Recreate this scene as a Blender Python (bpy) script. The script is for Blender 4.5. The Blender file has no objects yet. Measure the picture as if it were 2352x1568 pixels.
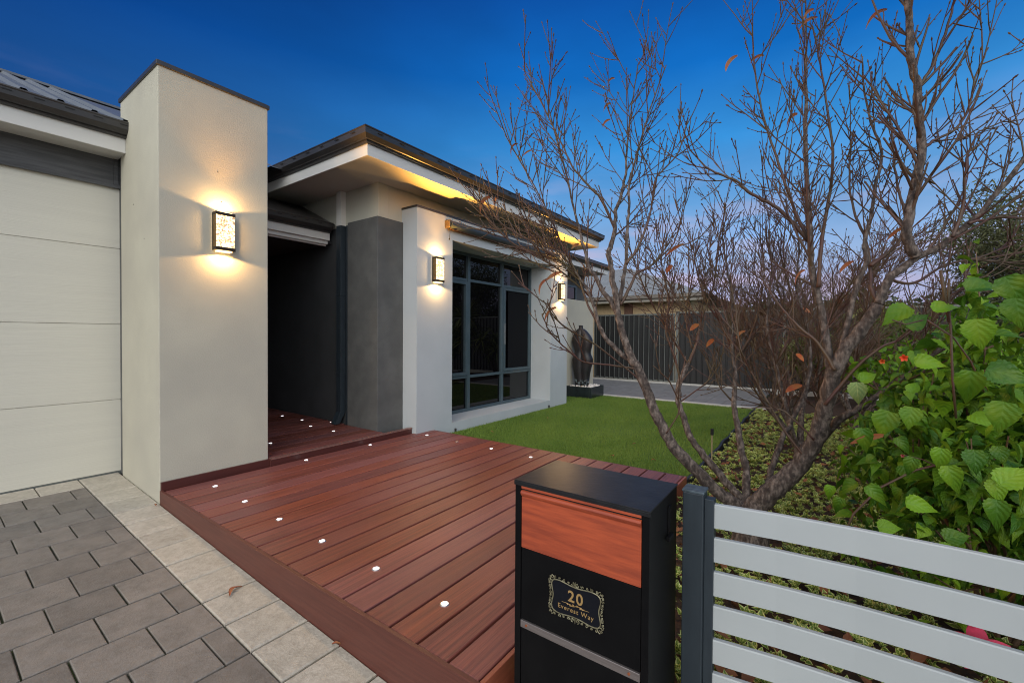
import bpy, bmesh, math, random
import numpy as np
from mathutils import Vector, Matrix
R = math.radians
random.seed(7); rng = np.random.default_rng(7)
sc = bpy.context.scene

# ------------------------------------------------------------------ camera
cam = bpy.data.cameras.new('camera'); cam_o = bpy.data.objects.new('camera', cam)
sc.collection.objects.link(cam_o); sc.camera = cam_o
YAW, PIT, ROL = 0.61907, -0.01375, 0.006237
Fv = Vector((math.cos(YAW)*math.cos(PIT), math.sin(YAW)*math.cos(PIT), math.sin(PIT)))
Rv = Vector((math.sin(YAW), -math.cos(YAW), 0)); Uv = Rv.cross(Fv)
Rv, Uv = Rv*math.cos(ROL)+Uv*math.sin(ROL), Uv*math.cos(ROL)-Rv*math.sin(ROL)
CAM = Vector((0.6602, -1.6183, 1.25))
m = Matrix.Identity(4)
for i in range(3):
    m[i][0], m[i][1], m[i][2], m[i][3] = Rv[i], Uv[i], -Fv[i], CAM[i]
cam_o.matrix_world = m
cam.lens = 15.316; cam.sensor_width = 36; cam.clip_start = 0.05; cam.clip_end = 2000

def at(u, v, depth):
    """3-D point of a survey sight line (photo 2352 wide) at a forward distance in metres"""
    return CAM + depth*(Fv + (u-1176)/1000.67*Rv - (v-784)/1000.67*Uv)

# ------------------------------------------------------------------ world and light
SUN_AZ, SUN_EL = R(-150), R(26)
sd = Vector((math.cos(SUN_AZ)*math.cos(SUN_EL), math.sin(SUN_AZ)*math.cos(SUN_EL), math.sin(SUN_EL)))
w = bpy.data.worlds.new('World'); sc.world = w; w.use_nodes = True
nt = w.node_tree; nt.nodes.clear(); N = nt.nodes.new; L = nt.links.new
out = N('ShaderNodeOutputWorld'); bg = N('ShaderNodeBackground'); L(bg.outputs[0], out.inputs[0])
tc = N('ShaderNodeTexCoord'); sep = N('ShaderNodeSeparateXYZ'); L(tc.outputs['Generated'], sep.inputs[0])
ramp = N('ShaderNodeValToRGB'); L(sep.outputs['Z'], ramp.inputs[0])
def srgb(r, g, b):
    f = lambda c: (c/255/12.92) if c/255 <= .04045 else ((c/255+.055)/1.055)**2.4
    return (f(r), f(g), f(b), 1)
stops = [(0.0, srgb(176,160,192)), (0.07, srgb(176,180,216)), (0.16, srgb(152,182,224)), (0.27, srgb(104,165,224)),
         (0.38, srgb(54,146,220)), (0.50, srgb(12,106,192)), (0.62, srgb(6,74,156)), (1.0, srgb(4,45,110))]
el = ramp.color_ramp.elements
el[0].position, el[0].color = stops[0]; el[1].position, el[1].color = stops[-1]
for p, c in stops[1:-1]:
    e = el.new(p); e.color = c
# darker towards the north-west (left of the picture)
dark = N('ShaderNodeMapRange'); dot1 = N('ShaderNodeVectorMath'); dot1.operation = 'DOT_PRODUCT'
L(tc.outputs['Generated'], dot1.inputs[0]); dot1.inputs[1].default_value = (-.10, .99, .12)
L(dot1.outputs['Value'], dark.inputs[0]); dark.inputs[1].default_value = .45; dark.inputs[2].default_value = 1.0
dark.inputs[3].default_value = 0.0; dark.inputs[4].default_value = 1.0
dmx = N('ShaderNodeMix'); dmx.data_type = 'RGBA'; L(dark.outputs[0], dmx.inputs[0]); dmx.inputs[6].default_value = (1,1,1,1); dmx.inputs[7].default_value = (.14,.20,.36,1)
# thin cloud streaks
mp = N('ShaderNodeMapping'); mp.inputs['Scale'].default_value = (1.2, 2.2, 5.0); mp.inputs['Rotation'].default_value = (0, R(25), 0)
L(tc.outputs['Generated'], mp.inputs[0])
nz = N('ShaderNodeTexNoise'); nz.inputs['Scale'].default_value = 1.7; nz.inputs['Detail'].default_value = 5; nz.inputs['Roughness'].default_value = .5
L(mp.outputs[0], nz.inputs['Vector'])
cr = N('ShaderNodeMapRange'); L(nz.outputs['Fac'], cr.inputs[0]); cr.inputs[1].default_value = .35; cr.inputs[2].default_value = .7
cr.inputs[3].default_value = 0.90; cr.inputs[4].default_value = 1.10
vm0 = N('ShaderNodeVectorMath'); vm0.operation = 'MULTIPLY'; L(ramp.outputs[0], vm0.inputs[0]); L(dmx.outputs[2], vm0.inputs[1])
vm = N('ShaderNodeVectorMath'); vm.operation = 'SCALE'; L(vm0.outputs[0], vm.inputs[0]); L(cr.outputs[0], vm.inputs['Scale'])
# afterglow around the point where the sun went down, behind the photographer
sunv = N('ShaderNodeVectorMath'); sunv.operation = 'DOT_PRODUCT'; L(tc.outputs['Generated'], sunv.inputs[0]); sunv.inputs[1].default_value = sd
gl = N('ShaderNodeMapRange'); gl.interpolation_type = 'SMOOTHSTEP'; L(sunv.outputs['Value'], gl.inputs[0])
gl.inputs[1].default_value = .15; gl.inputs[2].default_value = 1.0; gl.inputs[3].default_value = 0; gl.inputs[4].default_value = 1
GLOW = 1.75
glc = N('ShaderNodeVectorMath'); glc.operation = 'SCALE'; glc.inputs[0].default_value = (1.0*GLOW, .98*GLOW, .85*GLOW); L(gl.outputs[0], glc.inputs['Scale'])
mp2 = N('ShaderNodeMapping'); mp2.inputs['Scale'].default_value = (1.6, 1.6, 7.0); mp2.inputs['Location'].default_value = (3.1, 1.7, .4); L(tc.outputs['Generated'], mp2.inputs[0])
nz2 = N('ShaderNodeTexNoise'); nz2.inputs['Scale'].default_value = 2.6; nz2.inputs['Detail'].default_value = 7; nz2.inputs['Roughness'].default_value = .55; L(mp2.outputs[0], nz2.inputs['Vector'])
cm = N('ShaderNodeMapRange'); cm.interpolation_type = 'SMOOTHSTEP'; L(nz2.outputs['Fac'], cm.inputs[0]); cm.inputs[1].default_value = .46; cm.inputs[2].default_value = .68
bd = N('ShaderNodeMapRange'); bd.interpolation_type = 'SMOOTHSTEP'; L(sep.outputs['Z'], bd.inputs[0]); bd.inputs[1].default_value = .42; bd.inputs[2].default_value = .02
cb_ = N('ShaderNodeMath'); cb_.operation = 'MULTIPLY'; L(cm.outputs[0], cb_.inputs[0]); L(bd.outputs[0], cb_.inputs[1])
cmx = N('ShaderNodeMix'); cmx.data_type = 'RGBA'; L(cb_.outputs[0], cmx.inputs[0]); L(vm.outputs[0], cmx.inputs[6]); cmx.inputs[7].default_value = srgb(196,184,212)
add = N('ShaderNodeVectorMath'); add.operation = 'ADD'; L(cmx.outputs[2], add.inputs[0]); L(glc.outputs[0], add.inputs[1])
sky = N('ShaderNodeTexSky'); sky.sky_type = 'NISHITA'; sky.sun_disc = False; sky.sun_elevation = R(2); sky.sun_rotation = math.pi/2 - SUN_AZ
skm = N('ShaderNodeVectorMath'); skm.operation = 'SCALE'; L(sky.outputs[0], skm.inputs[0]); skm.inputs['Scale'].default_value = 0.004
add2 = N('ShaderNodeVectorMath'); add2.operation = 'ADD'; L(add.outputs[0], add2.inputs[0]); L(skm.outputs[0], add2.inputs[1])
L(add2.outputs[0], bg.inputs[0]); bg.inputs[1].default_value = 1.0
sl = bpy.data.lights.new('sun', 'SUN'); sl.energy = 0.8; sl.angle = R(38); sl.color = (1, .95, .86)
so = bpy.data.objects.new('sun', sl); sc.collection.objects.link(so); so.rotation_euler = sd.to_track_quat('Z', 'Y').to_euler()
sc.view_settings.view_transform = 'Standard'; sc.view_settings.look = 'None'; sc.view_settings.exposure = 0.0; sc.view_settings.gamma = 1
sc.cycles.pixel_filter_type = 'BLACKMAN_HARRIS'; sc.cycles.filter_width = 1.05; sc.render.filter_size = 1.05

# ------------------------------------------------------------------ helpers
class MB:
    def __init__(s): s.v = []; s.f = []; s.mi = []
    def add(s, vs, fs, mi=0):
        b = len(s.v); s.v += [tuple(p) for p in vs]; s.f += [tuple(i+b for i in f) for f in fs]; s.mi += [mi]*len(fs); return s
    def box(s, x0, x1, y0, y1, z0, z1, mi=0):
        return s.add([(x0,y0,z0),(x1,y0,z0),(x1,y1,z0),(x0,y1,z0),(x0,y0,z1),(x1,y0,z1),(x1,y1,z1),(x0,y1,z1)],
                     [(0,3,2,1),(4,5,6,7),(0,1,5,4),(1,2,6,5),(2,3,7,6),(3,0,4,7)], mi)
    def cbox(s, x0, x1, y0, y1, z0, z1, c=.004, mi=0, sl=0, yr=0):   # box with chamfered top edges; sl = fall along y
        zf = lambda y: sl*(y-yr)
        a = [(x0,y0),(x1,y0),(x1,y1),(x0,y1)]; b = [(x0+c,y0+c),(x1-c,y0+c),(x1-c,y1-c),(x0+c,y1-c)]
        vs = [(x,y,z0+zf(y)) for x,y in a]+[(x,y,z1-c+zf(y)) for x,y in a]+[(x,y,z1+zf(y)) for x,y in b]
        fs = [(8,9,10,11)]
        for i in range(4):
            j = (i+1)%4; fs += [(i,j,4+j,4+i),(4+i,4+j,8+j,8+i)]
        return s.add(vs, fs, mi)
    def tube(s, pts, rad, n=8, mi=0, cap=True):
        pts = [Vector(p) for p in pts]
        if not hasattr(rad, '__len__'): rad = [rad]*len(pts)
        t = (pts[1]-pts[0]).normalized(); a = t.orthogonal().normalized(); vs = []
        for i, p in enumerate(pts):
            if i == 0: t2 = pts[1]-pts[0]
            elif i == len(pts)-1: t2 = pts[-1]-pts[-2]
            else: t2 = pts[i+1]-pts[i-1]
            t2 = t2.normalized(); a = (a-t2*a.dot(t2))
            a = a.normalized() if a.length > 1e-6 else t2.orthogonal().normalized(); b = t2.cross(a)
            for k in range(n):
                an = 2*math.pi*k/n; vs.append(p+(a*math.cos(an)+b*math.sin(an))*rad[i])
        fs = []
        for i in range(len(pts)-1):
            for k in range(n):
                k2 = (k+1)%n; fs.append((i*n+k, i*n+k2, (i+1)*n+k2, (i+1)*n+k))
        if cap: fs += [tuple(range(n))[::-1], tuple((len(pts)-1)*n+k for k in range(n))]
        return s.add(vs, fs, mi)
    def ring_loft(s, rings, mi=0, cap=True):
        n = len(rings[0]); vs = [p for r_ in rings for p in r_]; fs = []
        for i in range(len(rings)-1):
            for k in range(n):
                k2 = (k+1)%n; fs.append((i*n+k, i*n+k2, (i+1)*n+k2, (i+1)*n+k))
        if cap: fs += [tuple(range(n))[::-1], tuple((len(rings)-1)*n+k for k in range(n))]
        return s.add(vs, fs, mi)
    def sweep(s, path, prof, mi=0, slots=None):
        """profile of (outward, z) swept along an open plan path with mitred corners; outward = right of travel"""
        P = [Vector((p[0], p[1], 0)) for p in path]; rings = []
        for i, p in enumerate(P):
            d0 = (P[i]-P[i-1]).normalized() if i else (P[1]-P[0]).normalized()
            d1 = (P[i+1]-P[i]).normalized() if i < len(P)-1 else d0
            n0 = Vector((d0.y, -d0.x, 0)); n1 = Vector((d1.y, -d1.x, 0)); nn = (n0+n1)/(1+n0.dot(n1))
            rings.append([(p.x+nn.x*o, p.y+nn.y*o, z) for o, z in prof])
        s.ring_loft(rings, mi)
        if slots:
            off, z, ln, gap = slots
            for i in range(len(P)-1):
                d = (P[i+1]-P[i]); D = d.length; d = d.normalized(); n = Vector((d.y, -d.x, 0)); t = gap*.5
                while t < D-ln:
                    a = P[i]+d*t+n*off; b = P[i]+d*(t+ln)+n*off
                    s.add([(a.x,a.y,z-.0035),(b.x,b.y,z-.0035),(b.x,b.y,z+.0035),(a.x,a.y,z+.0035)], [(0,1,2,3)], mi+1); t += gap
        return s
ORG = {}
def finish(o, parent):
    if parent is not None:
        o.parent = parent; ORG[o.name] = ORG.get(parent.name, Vector())
    else: ORG[o.name] = Vector()
def obj(name, mb, mats, parent=None, smooth=False, bevel=0, local=False):
    me = bpy.data.meshes.new(name)
    g = Vector() if (parent is None or local) else ORG.get(parent.name, Vector())
    me.from_pydata([(p[0]-g.x, p[1]-g.y, p[2]-g.z) for p in mb.v], [], mb.f)
    if not isinstance(mats, (list, tuple)): mats = [mats]
    for mt in mats: me.materials.append(mt)
    if len(mats) > 1: me.polygons.foreach_set('material_index', mb.mi)
    if smooth: me.polygons.foreach_set('use_smooth', [True]*len(me.polygons))
    me.update(); o = bpy.data.objects.new(name, me); sc.collection.objects.link(o); finish(o, parent)
    if bevel:
        b = o.modifiers.new('bevel', 'BEVEL'); b.width = bevel; b.segments = 2; b.limit_method = 'ANGLE'; b.angle_limit = R(40)
    return o
def tag(o, label=None, cat=None, group=None, kind=None):
    if label: o['label'] = label
    if cat: o['category'] = cat
    if group: o['group'] = group
    if kind: o['kind'] = kind
    return o
def thing(name, label, cat, loc=(0,0,0), group=None):
    o = bpy.data.objects.new(name, None); sc.collection.objects.link(o); o.location = loc; o.empty_display_size = .1
    ORG[o.name] = Vector(loc); return tag(o, label, cat, group)
def struct(name, mb, m, **k): return tag(obj(name, mb, m, **k), kind='structure')
def copy_tree(o, parent=None):
    c = o.copy(); sc.collection.objects.link(c); ORG[c.name] = ORG[o.name]
    if parent is not None: c.parent = parent
    for ch in list(o.children): copy_tree(ch, c)
    return c
def scatter(name, tv, tf, M, T, mat, parent=None, uv=None, smooth=True, kind=None, tint=None, origin=(0,0,0)):
    """one mesh of many transformed copies of a small template: M (n,3,3), T (n,3)"""
    tv = np.asarray(tv, float); n = len(M); nv = len(tv)
    V = (np.einsum('nij,vj->nvi', M, tv) + T[:, None, :] - np.asarray(origin)).reshape(-1, 3)
    lens = np.array([len(f) for f in tf]); flat = np.concatenate([np.array(f) for f in tf])
    loops = (flat[None, :] + (np.arange(n)*nv)[:, None]).ravel()
    me = bpy.data.meshes.new(name); me.vertices.add(len(V)); me.vertices.foreach_set('co', V.ravel().astype(np.float32))
    me.loops.add(len(loops)); me.loops.foreach_set('vertex_index', loops.astype(np.int32))
    L_ = np.tile(lens, n); st = np.concatenate([[0], np.cumsum(L_)[:-1]])
    me.polygons.add(len(L_)); me.polygons.foreach_set('loop_start', st.astype(np.int32)); me.polygons.foreach_set('loop_total', L_.astype(np.int32))
    if uv is not None:
        ul = me.uv_layers.new(name='UVMap'); U = np.asarray(uv, float)[flat]
        ul.data.foreach_set('uv', np.tile(U, (n, 1)).ravel().astype(np.float32))
    if tint is not None:
        a = me.attributes.new('tint', 'FLOAT', 'POINT'); a.data.foreach_set('value', np.repeat(tint, nv).astype(np.float32))
    me.materials.append(mat); me.update(calc_edges=True); me.validate()
    if smooth: me.polygons.foreach_set('use_smooth', [True]*len(me.polygons))
    o = bpy.data.objects.new(name, me); sc.collection.objects.link(o); finish(o, parent)
    if kind: o['kind'] = kind
    return o
def rots(n, tilt=(0, 60), azr=(0, 360), roll=180, scale=(1, 1)):
    """random orientation matrices: leaf axis +Y lifted by tilt and turned by azimuth"""
    a = np.radians(rng.uniform(*azr, n)); t = np.radians(rng.uniform(*tilt, n)); r = np.radians(rng.uniform(-roll, roll, n)); s = rng.uniform(*scale, n)
    ca, sa, ct, st, cr_, sr = np.cos(a), np.sin(a), np.cos(t), np.sin(t), np.cos(r), np.sin(r); z = np.zeros(n); o = np.ones(n)
    Rz = np.array([[ca,-sa,z],[sa,ca,z],[z,z,o]]).transpose(2,0,1); Rx = np.array([[o,z,z],[z,ct,-st],[z,st,ct]]).transpose(2,0,1)
    Ry = np.array([[cr_,z,sr],[z,o,z],[-sr,z,cr_]]).transpose(2,0,1)
    return (Rz@Rx@Ry)*s[:, None, None]

# ------------------------------------------------------------------ materials
def newmat(name):
    m = bpy.data.materials.new(name); m.use_nodes = True; t = m.node_tree; return m, t, t.nodes['Principled BSDF']
def mat(name, c, rough=.6, c2=None, ns=8, stretch=(1,1,1), bump=0, bs=60, bstretch=None, metal=0, spec=.5, island=0, emis=None, es=0,
        c3=None, ns3=1.2, f3=.5, detail=4, coat=0, lo=.35, hi=.65, hue=0):
    m, t, p = newmat(name); nn = t.nodes.new; lk = t.links.new
    p.inputs['Roughness'].default_value = rough; p.inputs['Metallic'].default_value = metal; p.inputs['Specular IOR Level'].default_value = spec
    p.inputs['Coat Weight'].default_value = coat
    tcn = nn('ShaderNodeTexCoord'); col = None
    def noise(scale, st, det=4, rg=.55):
        mp = nn('ShaderNodeMapping'); mp.inputs['Scale'].default_value = st; lk(tcn.outputs['Object'], mp.inputs[0])
        n = nn('ShaderNodeTexNoise'); n.inputs['Scale'].default_value = scale; n.inputs['Detail'].default_value = det; n.inputs['Roughness'].default_value = rg
        lk(mp.outputs[0], n.inputs['Vector'])
        if island:
            ge = nn('ShaderNodeNewGeometry'); mu = nn('ShaderNodeMath'); mu.operation = 'MULTIPLY'; mu.inputs[1].default_value = 37
            lk(ge.outputs['Random Per Island'], mu.inputs[0]); cb = nn('ShaderNodeCombineXYZ'); lk(mu.outputs[0], cb.inputs[0]); lk(mu.outputs[0], cb.inputs[2]); lk(cb.outputs[0], mp.inputs['Location'])
        return n.outputs['Fac']
    def mix(fac, a, b):
        x = nn('ShaderNodeMix'); x.data_type = 'RGBA'; lk(fac, x.inputs[0])
        for i, q in ((6, a), (7, b)):
            if isinstance(q, tuple): x.inputs[i].default_value = (*q[:3], 1)
            else: lk(q, x.inputs[i])
        return x.outputs[2]
    def rng_(sock, a, b, c_, d):
        r_ = nn('ShaderNodeMapRange'); lk(sock, r_.inputs[0])
        for i, q in enumerate((a, b, c_, d)): r_.inputs[i+1].default_value = q
        return r_.outputs[0]
    if c2 is not None: col = mix(rng_(noise(ns, stretch, detail), lo, hi, 0, 1), c, c2)
    if c3 is not None: col = mix(rng_(noise(ns3, (1,1,1), 3), .4, .7, 0, f3), col if col is not None else c, c3)
    if island:
        ge = nn('ShaderNodeNewGeometry'); hs = nn('ShaderNodeHueSaturation'); 
        if col is not None: lk(col, hs.inputs['Color'])
        else: hs.inputs['Color'].default_value = (*c[:3], 1)
        lk(rng_(ge.outputs['Random Per Island'], 0, 1, 1-island, 1+island), hs.inputs['Value'])
        if hue:
            m7 = nn('ShaderNodeMath'); m7.operation = 'MULTIPLY'; m7.inputs[1].default_value = 7.31; lk(ge.outputs['Random Per Island'], m7.inputs[0]); m8 = nn('ShaderNodeMath'); m8.operation = 'FRACT'; lk(m7.outputs[0], m8.inputs[0])
            lk(rng_(m8.outputs[0], 0, 1, .5-hue, .5+hue), hs.inputs['Hue']); lk(rng_(m8.outputs[0], 0, 1, .86, 1.06), hs.inputs['Saturation'])
        _ = 0; col = hs.outputs[0]
    if col is not None: lk(col, p.inputs['Base Color'])
    else: p.inputs['Base Color'].default_value = (*c[:3], 1)
    if bump:
        b = nn('ShaderNodeBump'); b.inputs['Strength'].default_value = bump; b.inputs['Distance'].default_value = .004
        lk(noise(bs, bstretch or stretch, 6, .6), b.inputs['Height']); lk(b.outputs[0], p.inputs['Normal'])
    if emis: p.inputs['Emission Color'].default_value = (*emis, 1); p.inputs['Emission Strength'].default_value = es
    return m
M = {}
M['render_cream'] = mat('cream_render', (.495,.468,.375), .85, (.45,.422,.338), 2.2, bump=.5, bs=110, c3=(.42,.395,.335), ns3=1.1, f3=.6)  # warmer than the paint itself; the lamps' warm wash is tinted in
M['render_white'] = mat('pale_render', (.47,.50,.515), .85, (.44,.47,.485), 2.0, bump=.3, bs=150, c3=(.42,.45,.465), ns3=1.0, f3=.4)
M['render_upper'] = mat('upper_wall_render', (.47,.455,.38), .85, (.44,.425,.355), 2.4, bump=.3, bs=150)
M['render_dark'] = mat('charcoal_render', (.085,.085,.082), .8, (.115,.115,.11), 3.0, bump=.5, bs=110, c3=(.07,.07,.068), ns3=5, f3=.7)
M['door'] = mat('garage_door_cream', (.61,.585,.50), .55, (.585,.56,.48), 4, stretch=(.25,1,9), bump=.35, bs=14, bstretch=(.5,1,16))
M['render_dark_shaded'] = mat('charcoal_render_shaded', (.045,.047,.049), .85, (.055,.057,.06), 3.0, bump=.4, bs=110)  # darker copy of the charcoal render, with the passage shade put into its colour
M['lintel'] = mat('charcoal_timber', (.05,.05,.052), .6, (.085,.085,.088), 10, stretch=(.35,1,5), bump=.7, bs=14, bstretch=(.6,1,14))
M['trim_white'] = mat('white_trim', (.63,.615,.58), .5, (.60,.585,.55), 3, stretch=(.3,.3,6))
M['soffit'] = mat('soffit_board', (.50,.48,.44), .8, (.47,.45,.41), 2)
M['gutter'] = mat('gutter_charcoal', (.030,.028,.027), .33, (.040,.037,.035), 3, bump=.08, bs=8, coat=.1)
M['slot'] = mat('slot_black', (.006,.006,.006), .8)
M['roof'] = mat('roof_sheet', (.11,.12,.135), .4, (.14,.15,.165), 4)
M['roof_light'] = mat('roof_sheet_pale', (.15,.165,.18), .5, (.13,.145,.16), 2)
M['roof_far'] = mat('roof_sheet_grey', (.25,.26,.265), .6, (.22,.23,.235), 2)
M['alu'] = mat('window_frame_bluegrey', (.055,.085,.10), .35, (.068,.098,.115), 6)
M['screen'] = mat('dark_blind', (.009,.0095,.011), .9, spec=.1)
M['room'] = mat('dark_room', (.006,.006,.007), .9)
M['brass'] = mat('aged_brass', (.32,.20,.08), .4, (.22,.14,.06), 30, metal=.8)
M['bronze'] = mat('lamp_bronze', (.05,.035,.022), .45, metal=.5)
M['deck'] = mat('composite_deck', (.235,.063,.043), .42, (.12,.036,.029), 7, stretch=(.30,11,11), bump=.45, bs=18, bstretch=(.6,22,22), island=.19, hue=.007, c3=(.20,.075,.07), ns3=1.5, f3=.6, spec=.45)
M['deck_trim'] = mat('deck_fascia', (.125,.040,.028), .45, (.095,.03,.022), 9, stretch=(9,.4,9), bump=.3, bs=18, bstretch=(22,.6,22), spec=.4)
M['deck_edge'] = mat('deck_skirting', (.085,.025,.02), .35, (.07,.02,.017), 6, stretch=(.4,6,6))
M['deck_orange'] = mat('deck_front_board', (.30,.085,.045), .45, (.24,.07,.038), 8, stretch=(.4,6,6), bump=.3, bs=18, bstretch=(.6,20,20))
M['nosing'] = mat('metal_nosing_highlit', (.34,.19,.16), .25, metal=.5)  # lightened metal, the bright edge highlight is put into its colour
M['paver'] = mat('dark_paver', (.208,.180,.153), .8, (.152,.132,.113), 9, bump=.8, bs=110, island=.13, c3=(.225,.21,.195), ns3=40, f3=.45)
M['paver_cream'] = mat('cream_paver', (.49,.445,.375), .8, (.42,.38,.315), 9, bump=.9, bs=90, island=.09, c3=(.27,.235,.19), ns3=35, f3=.5)
M['path_paver'] = mat('grey_path', (.20,.20,.205), .85, (.16,.16,.165), 8, bump=.4, bs=60, island=.08)
M['kerb'] = mat('pale_concrete', (.50,.49,.46), .85, (.42,.41,.38), 8, bump=.3, bs=60)
M['joint'] = mat('mossy_joint', (.035,.033,.028), .95, (.035,.05,.012), 7, bump=.5, bs=80)
M['turf_base'] = mat('turf_backing', (.075,.15,.02), .95, (.055,.11,.016), 30, bump=.6, bs=150)
M['soil'] = mat('mulch_soil', (.045,.025,.016), .95, (.02,.013,.009), 30, bump=1, bs=60, c3=(.10,.045,.02), ns3=50, f3=.7)
M['rubber'] = mat('black_edging', (.012,.012,.013), .6, (.03,.03,.03), 20, bump=.5, bs=40)
M['box_black'] = mat('black_powdercoat', (.0045,.0045,.005), .42, (.006,.006,.0065), 12, bump=.05, bs=200, spec=.10)
M['box_top'] = mat('black_top_sheet', (.012,.012,.013), .38, (.020,.020,.022), 14, bump=.2, bs=35, spec=.24)
M['orange'] = mat('orange_wood_panel', (.43,.078,.028), .5, (.27,.047,.020), 5, stretch=(1,1.3,14), bump=.06, bs=20)
M['steel'] = mat('brushed_steel', (.34,.30,.29), .38, (.27,.235,.225), 12, stretch=(1,.6,20), metal=.75)
M['copper'] = mat('copper_rivet', (.45,.14,.06), .4, metal=.6)
M['gold'] = mat('gold_lettering', (.50,.32,.13), .35, metal=.45)
M['gold_old'] = mat('old_gold_frame', (.36,.33,.21), .4, (.17,.15,.09), 60, metal=.5)
M['plate'] = mat('plate_navy', (.005,.006,.010), .5, spec=.2)
M['slat'] = mat('silver_slat', (.385,.41,.415), .45, (.36,.385,.39), 3)
M['post'] = mat('slate_post', (.020,.028,.036), .45, (.026,.036,.045), 8, stretch=(4,4,1))
M['cap'] = mat('post_cap', (.075,.10,.12), .5, (.035,.05,.06), 60)
M['bark'] = mat('grey_bark', (.07,.050,.042), .9, (.20,.158,.135), 55, stretch=(1,1,.35), bump=1, bs=80, bstretch=(1,1,.3), c3=(.03,.022,.02), ns3=38, f3=.95, detail=8, lo=.42, hi=.60)
M['bark'].node_tree.nodes['Bump'].inputs['Distance'].default_value = .014
M['bark_unused'] = mat('young_bark', (.16,.125,.105), .85, (.27,.24,.215), 25, bump=.5, bs=60, c3=(.10,.06,.045), ns3=9, f3=.8)
M['twig'] = mat('red_brown_twig', (.062,.017,.013), .6, (.062,.045,.016), 6, c3=(.10,.062,.052), ns3=2.5, f3=.55)
M['dryleaf'] = mat('dry_leaf', (.38,.10,.035), .7, (.30,.16,.06), 30, c3=(.25,.05,.03), ns3=20, f3=.7)
M['colorbond'] = mat('charcoal_steel_fence', (.016,.0165,.017), .55, (.020,.0205,.021), 3)
M['rail_grey'] = mat('fence_rail', (.13,.14,.13), .5)
M['brick'] = mat('cream_brick', (.48,.35,.20), .85, (.40,.28,.15), 12, bump=.3, bs=30)
M['stone_black'] = mat('black_stone', (.009,.009,.010), .48, (.02,.018,.02), 5, bump=.15, bs=25, c3=(.06,.03,.03), ns3=4, f3=.3)
M['stone_worn'] = mat('black_stone_worn', (.012,.012,.014), .4, (.20,.25,.27), 16, lo=.5, hi=.6)
M['pebble'] = mat('white_pebble', (.58,.54,.50), .7, island=.15)
M['road'] = mat('asphalt', (.05,.05,.052), .9, (.06,.06,.06), 20)
M['verge'] = mat('verge_grass', (.045,.07,.02), .95, (.06,.08,.03), 3, bump=.5, bs=30)
M['foot'] = mat('footpath_concrete', (.36,.35,.33), .9, (.32,.31,.29), 3)

def leafmat(name, c, c2, rim=None, rimw=.8, veins=0, transl=.35, rough=.42, tintamt=.35):
    m, t, p = newmat(name); nn = t.nodes.new; lk = t.links.new
    uvn = nn('ShaderNodeUVMap'); sp = nn('ShaderNodeSeparateXYZ'); lk(uvn.outputs[0], sp.inputs[0])
    at_ = nn('ShaderNodeAttribute'); at_.attribute_name = 'tint'
    mx = nn('ShaderNodeMix'); mx.data_type = 'RGBA'; lk(at_.outputs['Fac'], mx.inputs[0]); mx.inputs[6].default_value = (*c, 1); mx.inputs[7].default_value = (*c2, 1)
    col = mx.outputs[2]
    def M_(op, a, b=None):
        x = nn('ShaderNodeMath'); x.operation = op
        for i, q in enumerate((a, b)):
            if q is None: continue
            if isinstance(q, (int, float)): x.inputs[i].default_value = q
            else: lk(q, x.inputs[i])
        return x.outputs[0]
    au = M_('ABSOLUTE', sp.outputs['X'])
    if rim:
        g = M_('GREATER_THAN', au, rimw); x = nn('ShaderNodeMix'); x.data_type = 'RGBA'; lk(g, x.inputs[0]); lk(col, x.inputs[6]); x.inputs[7].default_value = (*rim, 1); col = x.outputs[2]
    if veins:
        s = M_('SUBTRACT', M_('MULTIPLY', sp.outputs['Y'], 5.0), M_('MULTIPLY', au, 2.0)); fr = M_('ABSOLUTE', M_('SUBTRACT', M_('FRACT', s), .5))
        v1 = M_('LESS_THAN', fr, .05); v2 = M_('LESS_THAN', au, .045); v = M_('MAXIMUM', v1, v2)
        x = nn('ShaderNodeMix'); x.data_type = 'RGBA'; lk(M_('MULTIPLY', v, veins), x.inputs[0]); lk(col, x.inputs[6])
        x.inputs[7].default_value = (min(1, c[0]*3.0+.04), min(1, c[1]*1.9+.06), c[2]*2+.02, 1); col = x.outputs[2]
        b = nn('ShaderNodeBump'); b.inputs['Strength'].default_value = .6; b.inputs['Distance'].default_value = .004
        lk(fr, b.inputs['Height']); lk(b.outputs[0], p.inputs['Normal'])
    if veins:
        tcn = nn('ShaderNodeTexCoord'); nz_ = nn('ShaderNodeTexNoise'); nz_.inputs['Scale'].default_value = 16; nz_.inputs['Detail'].default_value = 4; lk(tcn.outputs['Object'], nz_.inputs['Vector'])
        mr = nn('ShaderNodeMapRange'); lk(nz_.outputs['Fac'], mr.inputs[0]); mr.inputs[1].default_value = .45; mr.inputs[2].default_value = .75; mr.inputs[4].default_value = .45
        x = nn('ShaderNodeMix'); x.data_type = 'RGBA'; lk(mr.outputs[0], x.inputs[0]); lk(col, x.inputs[6]); x.inputs[7].default_value = (.26,.34,.02,1); col = x.outputs[2]
        p.inputs['Specular IOR Level'].default_value = .28
    lk(col, p.inputs['Base Color']); p.inputs['Roughness'].default_value = rough
    if transl:
        tr = nn('ShaderNodeBsdfTranslucent'); lk(col, tr.inputs[0]); ms = nn('ShaderNodeMixShader'); ms.inputs[0].default_value = transl
        o = t.nodes['Material Output']; lk(p.outputs[0], ms.inputs[1]); lk(tr.outputs[0], ms.inputs[2]); lk(ms.outputs[0], o.inputs[0])
    return m
M['hib'] = leafmat('hibiscus_leaf', (.020,.090,.008), (.19,.36,.018), veins=.34, transl=.28)
M['hib_pale'] = leafmat('hibiscus_leaf_underside', (.24,.34,.12), (.26,.37,.14), veins=.3, transl=.3, rough=.7)
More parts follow.
